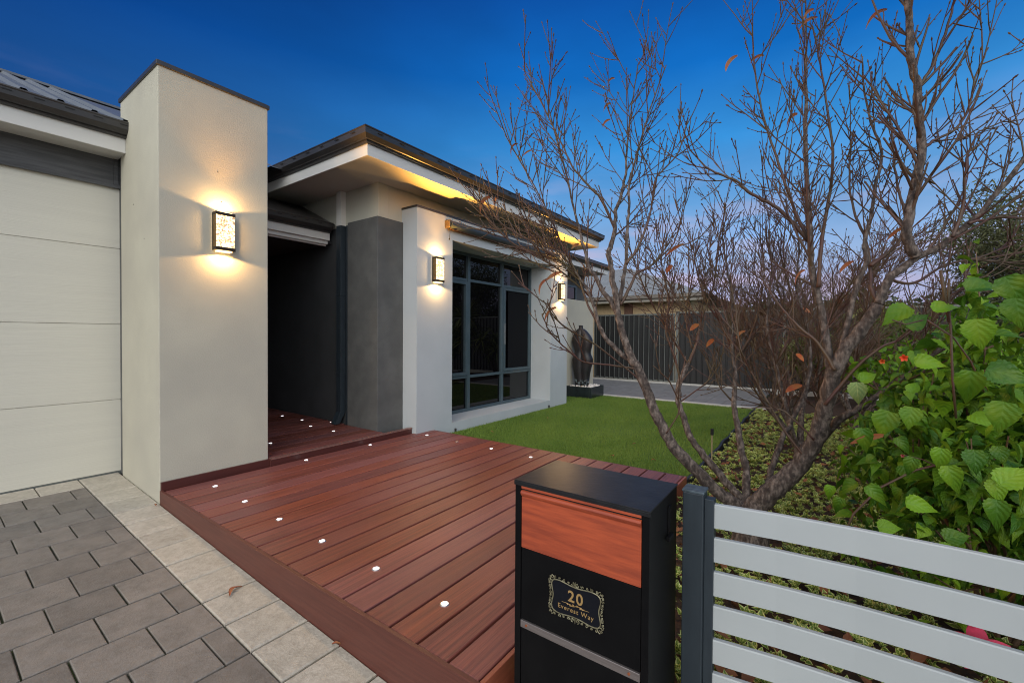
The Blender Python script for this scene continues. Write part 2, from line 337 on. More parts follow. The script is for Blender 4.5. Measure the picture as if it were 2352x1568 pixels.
M['cover'] = leafmat('variegated_leaf', (.11,.20,.03), (.22,.31,.05), rim=(.66,.68,.24), rimw=.60, transl=.2)
M['cover2'] = leafmat('yellow_green_leaf', (.08,.15,.02), (.25,.28,.05), rim=(.40,.40,.12), rimw=.8, transl=.2)
M['litter'] = leafmat('fallen_leaf', (.13,.045,.022), (.26,.11,.045), transl=.1, rough=.8)
M['blade'] = leafmat('turf_blade', (.11,.21,.028), (.23,.33,.055), transl=.3, rough=.7)
M['bush'] = leafmat('bush_leaf', (.05,.10,.018), (.16,.26,.04), transl=.25)
M['strap'] = leafmat('strap_leaf', (.08,.12,.025), (.26,.28,.08), transl=.25)
M['conifer'] = leafmat('needle_foliage', (.045,.060,.022), (.13,.14,.055), transl=.1, rough=.8)
M['fartree'] = leafmat('far_foliage', (.022,.034,.016), (.05,.065,.03), transl=.1, rough=.8)
m_, t_, p_ = newmat('window_glass'); p_.inputs['Base Color'].default_value = (.002,.002,.003,1); p_.inputs['Roughness'].default_value = .01
p_.inputs['Specular IOR Level'].default_value = .5; p_.inputs['IOR'].default_value = 1.5; M['glass'] = m_
# glowing seeded glass of the wall lamps
m_, t_, p_ = newmat('seeded_glass_lit'); nn = t_.nodes.new; lk = t_.links.new
tcn = nn('ShaderNodeTexCoord'); vo = nn('ShaderNodeTexNoise'); vo.inputs['Scale'].default_value = 95; vo.inputs['Detail'].default_value = 2; lk(tcn.outputs['Object'], vo.inputs['Vector'])
rp = nn('ShaderNodeValToRGB'); lk(vo.outputs['Fac'], rp.inputs[0]); e = rp.color_ramp.elements
e[0].position = .40; e[0].color = (.30,.11,.015,1); e[1].position = .52; e[1].color = (2.6,1.9,1.0,1); x = e.new(.45); x.color = (.85,.42,.10,1)
lk(rp.outputs[0], p_.inputs['Emission Color']); p_.inputs['Emission Strength'].default_value = 1.0; p_.inputs['Base Color'].default_value = (.6,.5,.35,1); M['seeded'] = m_
M['lamp_core'] = mat('lamp_glow', (.8,.7,.5), .5, emis=(1,.66,.26), es=4)
M['lens'] = mat('deck_light_lens', (.9,.9,.9), .3, emis=(1,.95,1), es=4.5)
M['lens_off'] = mat('deck_light_lens_unlit', (.45,.30,.16), .35, emis=(1,.5,.2), es=.15)
M['chrome'] = mat('steel_rim', (.55,.55,.56), .25, metal=.9)
M['pane_lit'] = mat('small_lit_lamp', (.9,.8,.6), .5, emis=(1,.75,.4), es=3)

# ------------------------------------------------------------------ ground and setting
PS = .04                                                    # the driveway falls towards the street
def pz(y): return PS*(y-2.9)
g = MB(); g.add([(-300,-300,-.45),(500,-300,-.45),(500,400,-.45),(-300,400,-.45)], [(0,1,2,3)]); struct('ground', g, M['verge'])
g = MB(); g.box(-200,400,-16,-9.5,-.46,-.42); struct('road', g, M['road'])
g = MB(); g.box(-200,400,-7.6,-6.4,-.46,-.40); struct('pavement', g, M['foot'])
g = MB(); g.add([(-6,-9.4,pz(-4)-.2),(1.76,-9.4,pz(-4)-.2),(1.76,3.6,pz(3.6)-.012),(-6,3.6,pz(3.6)-.012),(-6,-9.4,-.6),(1.76,-9.4,-.6),(1.76,3.6,-.6),(-6,3.6,-.6)],
      [(0,1,2,3),(0,4,5,1),(1,5,6,2)]); 
g.v[0] = (-6,-4,pz(-4)-.014); g.v[1] = (1.76,-4,pz(-4)-.014); g.v[4] = (-6,-4,-.6); g.v[5] = (1.76,-4,-.6)
struct('driveway_bed', g, M['joint'])
g = MB(); J = .0035
PR = .2585
for i in range(int((3.193+4)/PR)):
    y1 = 3.193-PR*i; y0 = y1-PR; xs = [1.515, 1.422 if i % 2 == 0 else 1.296]
    x = xs[-1]
    while x > -5: x -= .2515; xs.append(x)
    for a, b in zip(xs[1:], xs[:-1]):
        jx = random.uniform(-.0012,.0012)
        g.cbox(a+J+jx, b-J+jx, y0+.0055, y1-.0055, -.05, random.uniform(-.0012,.0012), .0035, sl=PS, yr=2.9)
struct('driveway', g, M['paver'])
g = MB(); y = 3.4515
while y > -4:
    y0 = y-PR; g.cbox(1.515+J, 1.771, y0+.006, min(y, 3.447)-.006, -.05, random.uniform(-.001,.0015), .006, sl=PS, yr=2.9); y = y0
x = 1.515
while x > -5: g.cbox(x-.25+J*.8, x-J*.8, 3.193+J, 3.445, -.05, random.uniform(-.001,.001), .006, sl=PS, yr=2.9); x -= .25
struct('driveway_border', g, M['paver_cream'])
# lawn, garden bed, side path
g = MB(); nx, ny = 60, 36
for j in range(ny+1):
    for i in range(nx+1):
        x = 4.42+(9.34-4.42)*i/nx; y = -.66+(2.9+.66)*j/ny; g.v.append((x, y, -.022+.006*math.sin(x*2.1+y)*math.sin(y*2.7)))
g.f = [(j*(nx+1)+i, j*(nx+1)+i+1, (j+1)*(nx+1)+i+1, (j+1)*(nx+1)+i) for j in range(ny) for i in range(nx)]; g.mi = [0]*len(g.f)
struct('lawn', g, M['turf_base'], smooth=True)
def bedz(x, y): return -.045+.02*math.sin(x*3.1+1)*math.sin(y*2.3)+.012*math.sin(x*9)*math.sin(y*8+2)
g = MB(); nx, ny = 110, 50
for j in range(ny+1):
    for i in range(nx+1):
        x = 1.80+(12.2-1.80)*i/nx; y = -.70-(6.3-.70)*j/ny; g.v.append((x, y, bedz(x, y)-(.3 if j == ny or i == 0 and y<-.75 else 0)))
g.f = [(j*(nx+1)+i, (j+1)*(nx+1)+i, (j+1)*(nx+1)+i+1, j*(nx+1)+i+1) for j in range(ny) for i in range(nx)]; g.mi = [0]*len(g.f)
struct('garden_bed', g, M['soil'], smooth=True)
g = MB(); g.box(9.47,12.42,-.68,7.5,-.3,-.012, 0); struct('side_path_bed', g, M['joint'])
g = MB()
yy = 7.4; i = 0
while yy > -.66:
    xx = 9.475 - (.15 if i % 2 else 0)
    while xx < 12.4:
        a, b = max(xx, 9.475), min(xx+.3, 12.415)
        if b-a > .03: g.cbox(a+.003, b-.003, max(yy-.3,-.67)+.003, yy-.003, -.03, -.004, .004)
        xx += .3
    yy -= .3; i += 1
struct('side_path', g, M['path_paver'])
g = MB(); g.cbox(9.345,9.465,-.9,7.5,-.2,.004,.006); g.cbox(12.43,12.56,-3.4,7.5,-.2,.03,.006); struct('path_kerb', g, M['kerb'])
eb = MB()
pts = [(4.43+ (9.34-4.43)*i/40, -.672+.006*math.sin(i*1.3), .005+.008*math.sin(i*.9)) for i in range(41)]
for a, b in zip(pts[:-1], pts[1:]):
    eb.add([(a[0],a[1]-.012,-.12),(b[0],b[1]-.012,-.12),(b[0],b[1]-.012,b[2]),(a[0],a[1]-.012,a[2]),(a[0],a[1]+.012,-.12),(b[0],b[1]+.012,-.12),(b[0],b[1]+.012,b[2]),(a[0],a[1]+.012,a[2])],
           [(0,1,2,3),(4,7,6,5),(3,2,6,7)])
tag(obj('garden_edging', eb, M['rubber']), 'black rubber strip edging the green lawn against the planted bed', 'edging')
# turf blades
n = 150000
bx = 4.42+(9.33-4.42)*rng.random(n)**1.35; by = rng.uniform(-.655, 2.88, n)
keep = ~((by > 2.27) & (bx < 7.95)) & ~((bx>8.74)&(bx<9.4)&(by>2.16)); bx, by = bx[keep], by[keep]; n = len(bx)
tv = [(-.0022,0,0),(.0022,0,0),(.0013,.004,.012),(-.0013,.004,.012),(0,.011,.021)]
patch = .5+.5*np.sin(bx*3.1+np.sin(by*2.3)*2)*np.sin(by*3.7+bx)
o = scatter('lawn_grass', tv, [(0,1,2,3),(3,2,4)], rots(n, (-25,25), roll=20, scale=(.8,1.5)), np.stack([bx, by, np.full(n, -.022)], 1), M['blade'],
            uv=[(0,0)]*5, kind='stuff', tint=np.clip(rng.random(n)*.6+patch*.4, 0, 1)); tag(o, 'short green artificial turf filling the lawn by the house', 'turf')

# ------------------------------------------------------------------ the house
house = thing('house', 'cream and charcoal single storey house with garage, entry passage and big front window', 'house', (3.86, 2.56, 0))
H = lambda name, mb, m, **k: obj(name, mb, m, house, **k)
b = MB(); b.box(1.774,2.557,2.398,3.335,-.06,3.232); H('pillar', b, M['render_cream'], bevel=.006)
b = MB(); b.box(1.762,2.569,2.386,3.347,3.228,3.262); b.box(1.774,2.557,2.398,3.335,3.262,3.27); H('pillar_capping', b, M['gutter'], bevel=.003)
for x, z in ((2.165,2.56),(2.19,2.325)): b = MB(); b.tube([(x,2.3995,z),(x,2.3955,z)], .004, 8); H('wall_plug', b, M['slot'])
for y, z in ((2.98,2.30),(2.72,1.99)): b = MB(); b.tube([(1.7755,y,z),(1.772,y,z)], .004, 8); H('wall_plug', b, M['slot'])
# garage
door = MB()
ps = [0.03,.664,1.328,1.992,2.53]
for a, c in zip(ps[:-1], ps[1:]): door.box(-3.3,1.80,3.452,3.492,a+.0025,c-.0025)
door.box(-3.3,1.80,3.462,3.49,.03,2.53)
gd = H('garage_door', door, M['door'])
b = MB(); b.box(-3.3,1.80,3.455,3.485,.004,.03); obj('bottom_seal', b, M['rail_grey'], gd)
b = MB(); b.box(-3.3,1.79,3.428,3.60,2.535,2.80); b.box(-3.3,1.79,3.418,3.43,2.513,2.54); b.box(1.745,1.775,3.415,3.43,2.54,2.77); H('lintel', b, M['lintel'])
b = MB(); b.box(-3.6,2.569,3.336,3.60,2.80,2.96); b.box(1.79,2.557,3.336,3.60,0,2.8); b.box(2.42,2.557,3.6,9,0,3.0); b.box(-3.6,-3.3,3.40,9,0,2.9); b.box(-3.6,2.42,8.8,9,0,2.9); H('garage_wall', b, M['render_dark'])
b = MB(); b.box(-3.8,1.7745,3.205,3.43,2.762,2.80); H('garage_soffit', b, M['trim_white'])
b = MB(); b.box(-3.8,1.7745,3.19,3.204,2.762,2.885); H('garage_fascia', b, M['trim_white'], bevel=.003)
GP = [(0,0),(.012,-.002),(.030,.004),(.034,.012),(.030,.018),(.052,.024),(.082,.055),(.086,.100),(.092,.108),(.088,.118),(.078,.116),(.074,.06),(.05,.03),(0,.03)]
b = MB(); b.sweep([(-3.8,3.19),(1.86,3.19)], [(o, 2.882+z) for o, z in GP], 0, (.0875, 2.968, .055, .16)); H('garage_gutter', b, [M['gutter'], M['slot']])
# corrugated garage roof
def ribbed(xa, xb, pitch, ya, za, yb, zb, h=.028, th=.002):
    mb = MB(); x = xa; prof = []
    while x < xb:
        for dx, dz in ((0,0),(.62,0),(.72,h),(.86,h),(.98,0)): prof.append((x+dx*pitch, dz))
        x += pitch
    vs = [(x_, ya, za+dz) for x_, dz in prof]+[(x_, yb, zb+dz) for x_, dz in prof]; k = len(prof)
    mb.add(vs, [(i, i+1, k+i+1, k+i) for i in range(k-1)]); return mb
b = ribbed(-3.9,1.76,.095*2,3.12,2.992,6.2,2.992+.414*3.08); H('garage_roof', b, M['roof_light'])
b = MB(); b.add([(-3.9,6.2,4.27),(3.4,6.2,4.27),(3.4,9.3,2.99),(-3.9,9.3,2.99)], [(0,1,2,3)]); b.box(-3.9,3.3,6.12,6.28,4.258,4.285)
b.add([(1.78,3.5,3.15),(3.3,3.5,3.15),(3.3,6.2,4.27),(1.78,6.2,4.27)], [(0,1,2,3)]); H('roof_ridge', b, M['roof'])
# passage and portico
b = MB(); b.box(2.557,3.90,8.2,8.3,0,3.0); H('passage_end_wall', b, M['render_dark_shaded'])
b = MB(); b.box(2.75,3.55,8.14,8.2,.14,2.3); fd = H('front_door', b, M['lintel'], bevel=.004)
b = MB(); b.box(2.557,3.86,3.50,8.2,2.40,2.43); H('passage_ceiling', b, M['render_dark_shaded'])
b = MB(); b.box(2.557,3.80,3.44,3.47,2.425,2.52); b.box(2.557,3.79,3.47,3.50,2.378,2.46); b.box(2.557,3.785,3.50,3.53,2.36,2.40); H('portico_fascia', b, M['trim_white'], bevel=.002)
b = MB(); b.sweep([(2.557,3.44),(3.80,3.44)], [(o*.9, 2.517+z*.98) for o, z in GP], 0, (.0795, 2.602, .05, .16)); H('portico_gutter', b, [M['gutter'], M['slot']])
b = MB(); b.add([(2.557,3.38,2.625),(3.83,3.38,2.625),(3.86,4.2,2.995),(2.557,4.2,2.995),(2.557,3.38,2.61),(3.83,3.38,2.61),(3.86,4.2,2.98),(2.557,4.2,2.98)], [(0,1,2,3),(4,7,6,5),(0,4,5,1),(1,5,6,2)])
for i in range(7): b.box(2.60+i*.19,2.625+i*.19,3.40,3.42,2.62,2.645)
H('portico_roof', b, M['gutter'])
# main body
b = MB(); b.box(3.862,4.0,2.70,8.2,-.05,2.58); b.box(3.862,4.3,2.575,2.70,-.05,2.60); H('dark_side_wall', b, M['render_dark_shaded'])
b = MB(); b.box(3.858,4.0,2.56,12,2.58,3.02); b.box(4.0,8.1,2.56,2.66,2.58,3.02); b.box(4.21,4.8,2.66,2.78,-.05,3.0); b.box(7.33,8.1,2.56,2.78,-.05,2.6); b.box(7.98,8.1,2.78,12,-.05,3.02); H('upper_wall', b, M['render_upper'], bevel=.004)
b = MB(); b.box(3.828,4.203,2.533,3.11,.05,2.607); H('pier', b, M['render_dark'], bevel=.005)
# feature wall with the window opening
b = MB(); X = [4.204,4.81,7.32,7.926]; Z = [-.06,.11,2.475,2.763]; Y0, Y1 = 2.292, 2.76
for i in range(3):
    for k in range(3):
        if i == 1 and k == 1: continue
        b.add([(X[i],Y0,Z[k]),(X[i+1],Y0,Z[k]),(X[i+1],Y0,Z[k+1]),(X[i],Y0,Z[k+1])], [(0,1,2,3)])
        b.add([(X[i],Y1,Z[k]),(X[i+1],Y1,Z[k]),(X[i+1],Y1,Z[k+1]),(X[i],Y1,Z[k+1])], [(3,2,1,0)])
b.add([(X[1],Y0,Z[1]),(X[2],Y0,Z[1]),(X[2],Y0,Z[2]),(X[1],Y0,Z[2]),(X[1],Y1,Z[1]),(X[2],Y1,Z[1]),(X[2],Y1,Z[2]),(X[1],Y1,Z[2])], [(0,4,5,1),(1,5,6,2),(2,6,7,3),(3,7,4,0)])
b.add([(X[0],Y0,Z[0]),(X[3],Y0,Z[0]),(X[3],Y0,Z[3]),(X[0],Y0,Z[3]),(X[0],Y1,Z[0]),(X[3],Y1,Z[0]),(X[3],Y1,Z[3]),(X[0],Y1,Z[3])], [(0,3,7,4),(1,5,6,2),(2,6,7,3)])
H('feature_wall', b, M['render_white'])
b = MB(); b.box(4.196,7.934,2.284,2.56,2.760,2.786); H('wall_capping', b, M['gutter'], bevel=.002)
# window
win = MB(); wy0, wy1 = 2.70, 2.75
def frame(mb, x0, x1, z0, z1, w_, y0, y1):
    mb.box(x0,x0+w_,y0,y1,z0,z1); mb.box(x1-w_,x1,y0,y1,z0,z1); mb.box(x0+w_,x1-w_,y0,y1,z0,z0+w_); mb.box(x0+w_,x1-w_,y0,y1,z1-w_,z1)
frame(win, 4.812,7.318,.112,2.472,.045,wy0,wy1)
cx = [4.857,5.60,6.44,7.273]
for x in cx[1:3]: win.box(x-.03,x+.03,wy0-.006,wy1,.157,2.427)
cz = [.63,2.07]
for i in range(3):
    a = cx[i]+(.03 if i else 0); c = cx[i+1]-(.03 if i < 2 else 0)
    for z in cz: win.box(a,c,wy0+.001,wy1,z-.02,z+.02)
wn = H('window', win, M['alu'], bevel=.003)
for i in (0, 2):
    s_ = MB(); a = cx[i]+(.03 if i else 0); c = cx[i+1]-(.03 if i < 2 else 0)
    frame(s_, a+.004, c-.004, .655, 2.045, .045, wy0-.012, wy1-.006); obj('sash', s_, M['alu'], wn, bevel=.002)
s_ = MB(); s_.box(6.49,6.50,wy0-.03,wy0-.012,1.1,1.45); obj('handle', s_, M['chrome'], wn)
zz = [.157,.61,.65,2.05,2.09,2.427]
for i in range(3):
    for a, c in ((zz[0],zz[1]),(zz[2],zz[3]),(zz[4],zz[5])):
        gl_ = MB(); ty = random.uniform(-.0015,.0015)
        x0_, x1_ = cx[i]+.01, cx[i+1]-.01
        gl_.add([(x0_,wy1-.018+ty,a),(x1_,wy1-.018-ty,a),(x1_,wy1-.018-ty,c),(x0_,wy1-.018+ty,c)], [(0,1,2,3)]); obj('pane', gl_, M['glass'], wn)
b = MB(); b.box(6.62,7.225,wy0+.012,wy0+.016,.702,1.998); obj('insect_screen', b, M['screen'], wn)
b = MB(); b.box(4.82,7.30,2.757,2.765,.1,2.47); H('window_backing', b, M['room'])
# eaves of the main roof
b = MB(); b.box(3.318,8.66,2.018,2.565,3.0,3.02); b.box(3.318,3.862,2.565,12,3.0,3.02); b.box(8.095,8.66,2.565,12,3.0,3.02); H('soffit', b, M['soffit'])
b = MB(); FP = [(0,2.992),(0,3.112),(-.016,3.112),(-.016,2.992)]
b.sweep([(3.304,12),(3.304,2.003),(8.675,2.003),(8.675,12)][::-1], [(-o, z) for o, z in FP]); H('fascia', b, M['trim_white'])
b = MB(); b.sweep([(3.304,12),(3.304,2.003),(8.675,2.003),(8.675,12)], [(o, 3.105+z*1.1) for o, z in GP], 0)
for k in range(20): b.box(3.36+k*.27,3.42+k*.27,1.9085,1.9125,3.196,3.203,1)
for k in range(20): b.box(3.2085,3.2125,2.08+k*.27,2.14+k*.27,3.196,3.203,1)
H('gutter', b, [M['gutter'], M['slot']])
b = MB(); A = [(3.24,1.94,3.225),(8.74,1.94,3.225),(8.74,12,3.225),(3.24,12,3.225)]; b.add(A+[(5.99,4.69,4.36),(5.99,12,4.36)], [(0,1,4),(1,2,5,4),(3,0,4,5)]); H('main_roof', b, M['roof'])
# wing set back beyond the feature wall
b = MB(); b.box(8.1,12.1,3.98,4.1,-.05,3.0); b.box(12.0,12.1,4.1,12,-.05,3.0); H('wing_wall', b, M['render_dark'])
b = MB(); b.box(8.4,12.18,3.33,3.98,2.97,2.99); H('wing_soffit', b, M['soffit'])
b = MB(); b.box(8.4,12.19,3.31,3.33,2.965,3.085); H('wing_fascia', b, M['trim_white'])
b = MB(); b.sweep([(8.4,3.31),(12.25,3.31)], [(o, 3.08+z*1.1) for o, z in GP], 0); H('wing_gutter', b, [M['gutter'], M['slot']])
b = MB(); b.add([(8.4,3.25,3.2),(12.25,3.25,3.2),(10,8,4.9),(8.4,8,4.9)], [(0,1,2,3)]); H('wing_roof', b, M['roof'])
b = MB(); frame(b, 10.9,11.5,1.2,2.62,.05,3.93,3.99); ww = H('wing_window', b, M['alu']); b = MB(); b.box(10.95,11.45,3.955,3.965,1.25,2.57); obj('pane', b, M['glass'], ww)
b = MB(); b.box(7.928,10.07,2.75,2.87,-.06,2.03); H('screen_wall', b, M['render_cream'], bevel=.005)
# downpipe
b = MB(); b.box(3.79,3.86,3.19,3.285,2.582,3.0,1); b.box(3.79,3.86,3.19,3.285,.30,2.58,0); b.box(3.784,3.862,3.184,3.291,1.72,1.75,0); b.box(3.784,3.862,3.184,3.291,.75,.78,0)
b.add([(3.79,3.19,.30),(3.86,3.19,.30),(3.86,3.285,.30),(3.79,3.285,.30),(3.72,3.19,.155),(3.78,3.19,.155),(3.78,3.285,.155),(3.72,3.285,.155)], [(0,4,5,1),(1,5,6,2),(2,6,7,3),(3,7,4,0)])
H('downpipe', b, [M['post'], M['trim_white']], bevel=.002)
b = MB(); b.box(3.835,3.862,3.115,3.15,.14,2.58); H('dark_wall_strip', b, M['post'])  # full-height dark strip on the wall between downpipe and pier

# ------------------------------------------------------------------ roller awning over the window
aw = thing('roller_awning', 'dark blue-grey roller blind with timber batten above the big window', 'awning', (6.1,2.24,2.62))
b = MB(); b.tube([(4.70,2.238,2.652),(7.46,2.238,2.655)], .049, 24); b.box(4.70,7.46,2.205,2.285,2.668,2.69); obj('blind_roll', b, mat('awning_fabric', (.030,.044,.058), .6, (.04,.056,.072), 4, stretch=(.2,4,4)), aw, smooth=False)
b = MB(); b.box(4.71,7.45,2.232,2.250,2.594,2.606); b.box(4.71,7.45,2.262,2.284,2.590,2.602); obj('batten', b, mat('awning_batten', (.11,.055,.025), .6, (.07,.035,.018), 8, stretch=(.3,5,5)), aw)
for x in (4.68,7.47):
    b = MB(); b.box(x-.016,x+.010,2.205,2.29,2.605,2.70); obj('bracket', b, M['brass'], aw, bevel=.004)
    b = MB(); b.tube([(x+.01,2.23,2.60),(x+.012,2.225,2.54),(x+.004,2.228,2.47)], .0035, 6); b.tube([(x+.004,2.228,2.47),(x+.004,2.228,2.45)], .009, 8); obj('pull_cord', b, M['slot'], aw)

# ------------------------------------------------------------------ wall lamps
def lamp_spot(name, parent, loc, direction, energy, size, blend=.25, r_=.012):
    l = bpy.data.lights.new(name, 'SPOT'); l.energy = energy; l.color = (1,.57,.21); l.spot_size = R(size); l.spot_blend = blend; l.shadow_soft_size = r_
    o = bpy.data.objects.new(name, l); sc.collection.objects.link(o); o.parent = parent; o.location = loc
    o.rotation_euler = Vector(direction).to_track_quat('-Z', 'Y').to_euler(); return o
def make_lamp(label, loc, k=1.0):
    """local frame: wall plane y=0, lamp in front at -y, centre of height at z=0"""
    t = thing('wall_lamp', label, 'wall lamp', loc, 'matching bronze wall lamps on the rendered walls'); hw, hh = .072, .165
    b = MB(); b.box(-.05,.05,-.012,-.001,-.12,.12); obj('backplate', b, M['bronze'], t, local=True)
    b = MB()
    for z0 in (-hh, hh-.036):
        b.box(-hw,hw,-.084,-.078,z0+(.014 if z0<0 else 0),z0+(.040 if z0<0 else .024)); 
        b.box(-hw,-hw+.005,-.078,-.012,z0+(.014 if z0<0 else 0),z0+(.040 if z0<0 else .024)); b.box(hw-.005,hw,-.078,-.012,z0+(.014 if z0<0 else 0),z0+(.040 if z0<0 else .024))
    for s_ in (-1, 1):
        b.box(min(s_*hw,s_*(hw-.004)),max(s_*hw,s_*(hw-.004)),-.030,-.012,-hh+.03,hh-.03)
    b.box(-.012,.012,-.078,-.012,hh-.03,hh-.024); b.box(-.012,.012,-.078,-.012,-hh+.024,-hh+.03)
    obj('frame', b, M['bronze'], t, bevel=.001, local=True)
    for s_ in (-1, 1):
        b = MB(); b.box(min(s_*(hw-.006),s_*(hw-.002)),max(s_*(hw-.006),s_*(hw-.002)),-.076,-.030,-hh+.042,hh-.038); obj('side_panel', b, M['brass'], t, local=True)
    b = MB(); b.box(-hw+.006,hw-.006,-.080,-.074,-hh+.040,hh-.036); obj('glass_panel', b, M['seeded'], t, local=True)
    for z0 in (-hh+.004, hh-.016):
        b = MB(); b.box(-.052,.052,-.070,-.016,z0,z0+.010); obj('light_outlet', b, M['lamp_core'], t, local=True)
    lamp_spot('up_light', t, (0,-.074,hh+.006), (0,.02,1), 8*k, 160, .10); lamp_spot('down_light', t, (0,-.074,-hh-.008), (0,.02,-1), 9.5*k, 160, .10)
    u_ = lamp_spot('soffit_light', t, (0,-.055,hh+.004), (0,-1.4,1), 150*k, 138, .5); u_.data.color = (1,.44,.06)
    fl_ = bpy.data.lights.new('glass_light', 'AREA'); fl_.shape = 'RECTANGLE'; fl_.size = .12; fl_.size_y = .24; fl_.energy = 24*k; fl_.color = (1,.62,.28)
    fo = bpy.data.objects.new('glass_light', fl_); sc.collection.objects.link(fo); fo.parent = t; fo.location = (0,-.088,0); fo.rotation_euler = (R(-90),0,0)
    for s_ in (-1, 1):
        for z_ in (-.12, -.06, 0, .06, .12): lamp_spot('side_light', t, (s_*(hw+.004),-.066,z_), (s_,0,0), .34*k, 104, .35)
    return t
make_lamp('lit bronze wall lamp with seeded glass on the tall cream pillar beside the garage', (2.19,2.398,2.072), 1.0)
make_lamp('lit bronze wall lamp on the pale wall between charcoal pier and window', (4.51,2.292,2.052), 1.0)
make_lamp('lit bronze wall lamp behind bare branches right of the window', (7.625,2.292,2.045), 1.0)

# ------------------------------------------------------------------ deck
DZ, UZ = .077, .142
deck = thing('deck', 'red-brown composite timber deck with flush lights in front of the house', 'deck', (3.1, .8, 0))
b = MB(); y = 2.352; g_ = .0062; i = 0
while y > -.64:
    y0 = max(y-.1605, -.685); xr = 4.47
    b.cbox(1.792, xr if y < 2.30 else 4.203, y0+g_, y-g_, DZ-.023, DZ, .003); 
    if y > 2.2: b.cbox(4.2055, xr, y0+g_, 2.286, DZ-.023, DZ, .003)
    y -= .1605; i += 1
obj('deck_boards', b, M['deck'], deck)
b = MB(); b.box(1.80,4.44,-.66,2.35,-.2,DZ-.03); obj('deck_frame', b, M['slot'], deck)
b = MB(); b.box(1.7705,1.7895,-.70,2.385,-.22,DZ+.001); obj('side_fascia', b, M['deck_trim'], deck, bevel=.002)
b = MB(); b.box(1.7905,4.485,-.705,-.687,-.25,DZ); obj('front_fascia', b, M['deck_orange'], deck, bevel=.002)
b = MB(); b.box(4.4715,4.489,-.686,2.285,-.1,DZ-.003); obj('end_fascia', b, M['deck_trim'], deck)
ud = thing('entry_deck', 'raised red-brown deck running into the dark entry passage', 'deck', (3.2, 4, 0))
b = MB(); y = 8.19; ys = []
while y > 2.40: ys.append(y); y -= .1605
for y in ys:
    y0 = max(y-.1605, 2.392)
    if y0 > 3.10: b.cbox(2.56,3.859,y0+.003,y-.003,UZ-.02,UZ,.002)
    elif y > 2.53: b.cbox(2.56,3.826,y0+.003,y-.003,UZ-.02,UZ,.002)
    else: b.cbox(2.56,4.20,y0+.003,y-.003,UZ-.02,UZ,.002)
obj('deck_boards', b, M['deck'], ud)
b = MB(); b.box(1.778,2.56,2.376,2.3955,.05,UZ-.004); b.box(2.56,4.198,2.364,2.390,.05,UZ-.002); obj('step_riser', b, M['deck_edge'], ud, bevel=.002)
b = MB(); b.box(2.56,4.198,2.3605,2.385,UZ-.002,UZ+.003); b.box(2.56,4.198,2.3575,2.3605,UZ-.012,UZ+.003); obj('step_nosing', b, M['nosing'], ud)
# deck lights
def disc(mb, r0, z0, z1, n=24, mi=0):
    mb.ring_loft([[(r0*math.cos(2*math.pi*k/n), r0*math.sin(2*math.pi*k/n), z) for k in range(n)] for z in (z0, z1)], mi)
def deck_light(lens):
    t = thing('deck_light', 'x', 'deck light', (0,0,0), 'small round lights set flush in the deck')
    b = MB(); n = 24
    prof = [(.0147,.001),(.0152,.0031),(.0195,.0027),(.0215,.0005)]
    b.ring_loft([[(r_*math.cos(2*math.pi*k/n), r_*math.sin(2*math.pi*k/n), z) for k in range(n)] for r_, z in prof], cap=False); obj('rim', b, M['chrome'], t, local=True)
    b = MB(); disc(b, .0150, .0003, .0028); obj('lens', b, lens, t, local=True); return t
dl0 = deck_light(M['lens']); dl0['label'] = 'round white deck light at the pillar end of the left row'; first = True
LIGHTS = [(2.055,2.17,DZ,'lit deck light nearest the lamp pillar in the left-hand row'),(2.05,1.66,DZ,'lit deck light second from the pillar along the left-hand row'),
 (2.045,1.17,DZ,'lit deck light third from the pillar along the left-hand row'),(2.04,.68,DZ,'lit deck light fourth from the pillar along the left-hand row'),
 (2.035,.19,DZ,'lit deck light second nearest the letterbox in the left-hand row'),(2.03,-.29,DZ,'largest lit deck light, left of the black letterbox'),
 (2.845,2.285,DZ,'lit deck light below the step, near the pillar right edge'),(3.55,2.285,DZ,'lit deck light below the step in front of the charcoal pier'),
 (4.23,2.14,DZ,'lit deck light at the foot of the pale feature wall'),(4.20,1.16,DZ,'lit deck light by the lawn edge, below the window'),
 (4.18,.66,DZ,'lit deck light by the lawn edge, just above the letterbox top'),
 (2.83,2.93,UZ,'lit light on the entry deck, touching the pillar edge'),(3.53,2.93,UZ,'lit light on the entry deck, closest to the charcoal pier base'),
 (3.52,3.39,UZ,'lit light on the entry deck, second from the pier'),(3.66,3.84,UZ,'lit light on the entry deck, third from the pier'),
 (3.65,4.32,UZ,'farthest lit light on the entry deck, deep in the passage')]
for x, y, z, lb in LIGHTS:
    c = dl0 if first else copy_tree(dl0); first = False
    c.location = (x, y, z); c['label'] = lb; c.rotation_euler.z = random.uniform(0, 6)
off = deck_light(M['lens_off']); off.location = (4.21,1.65,DZ); off['label'] = 'unlit amber deck light between two lit ones by the lawn'
tiny = copy_tree(dl0); tiny.location = (3.80,3.42,UZ); tiny.scale = (.5,.5,1); tiny['label'] = 'tiny lit light on the entry deck at the downpipe foot'

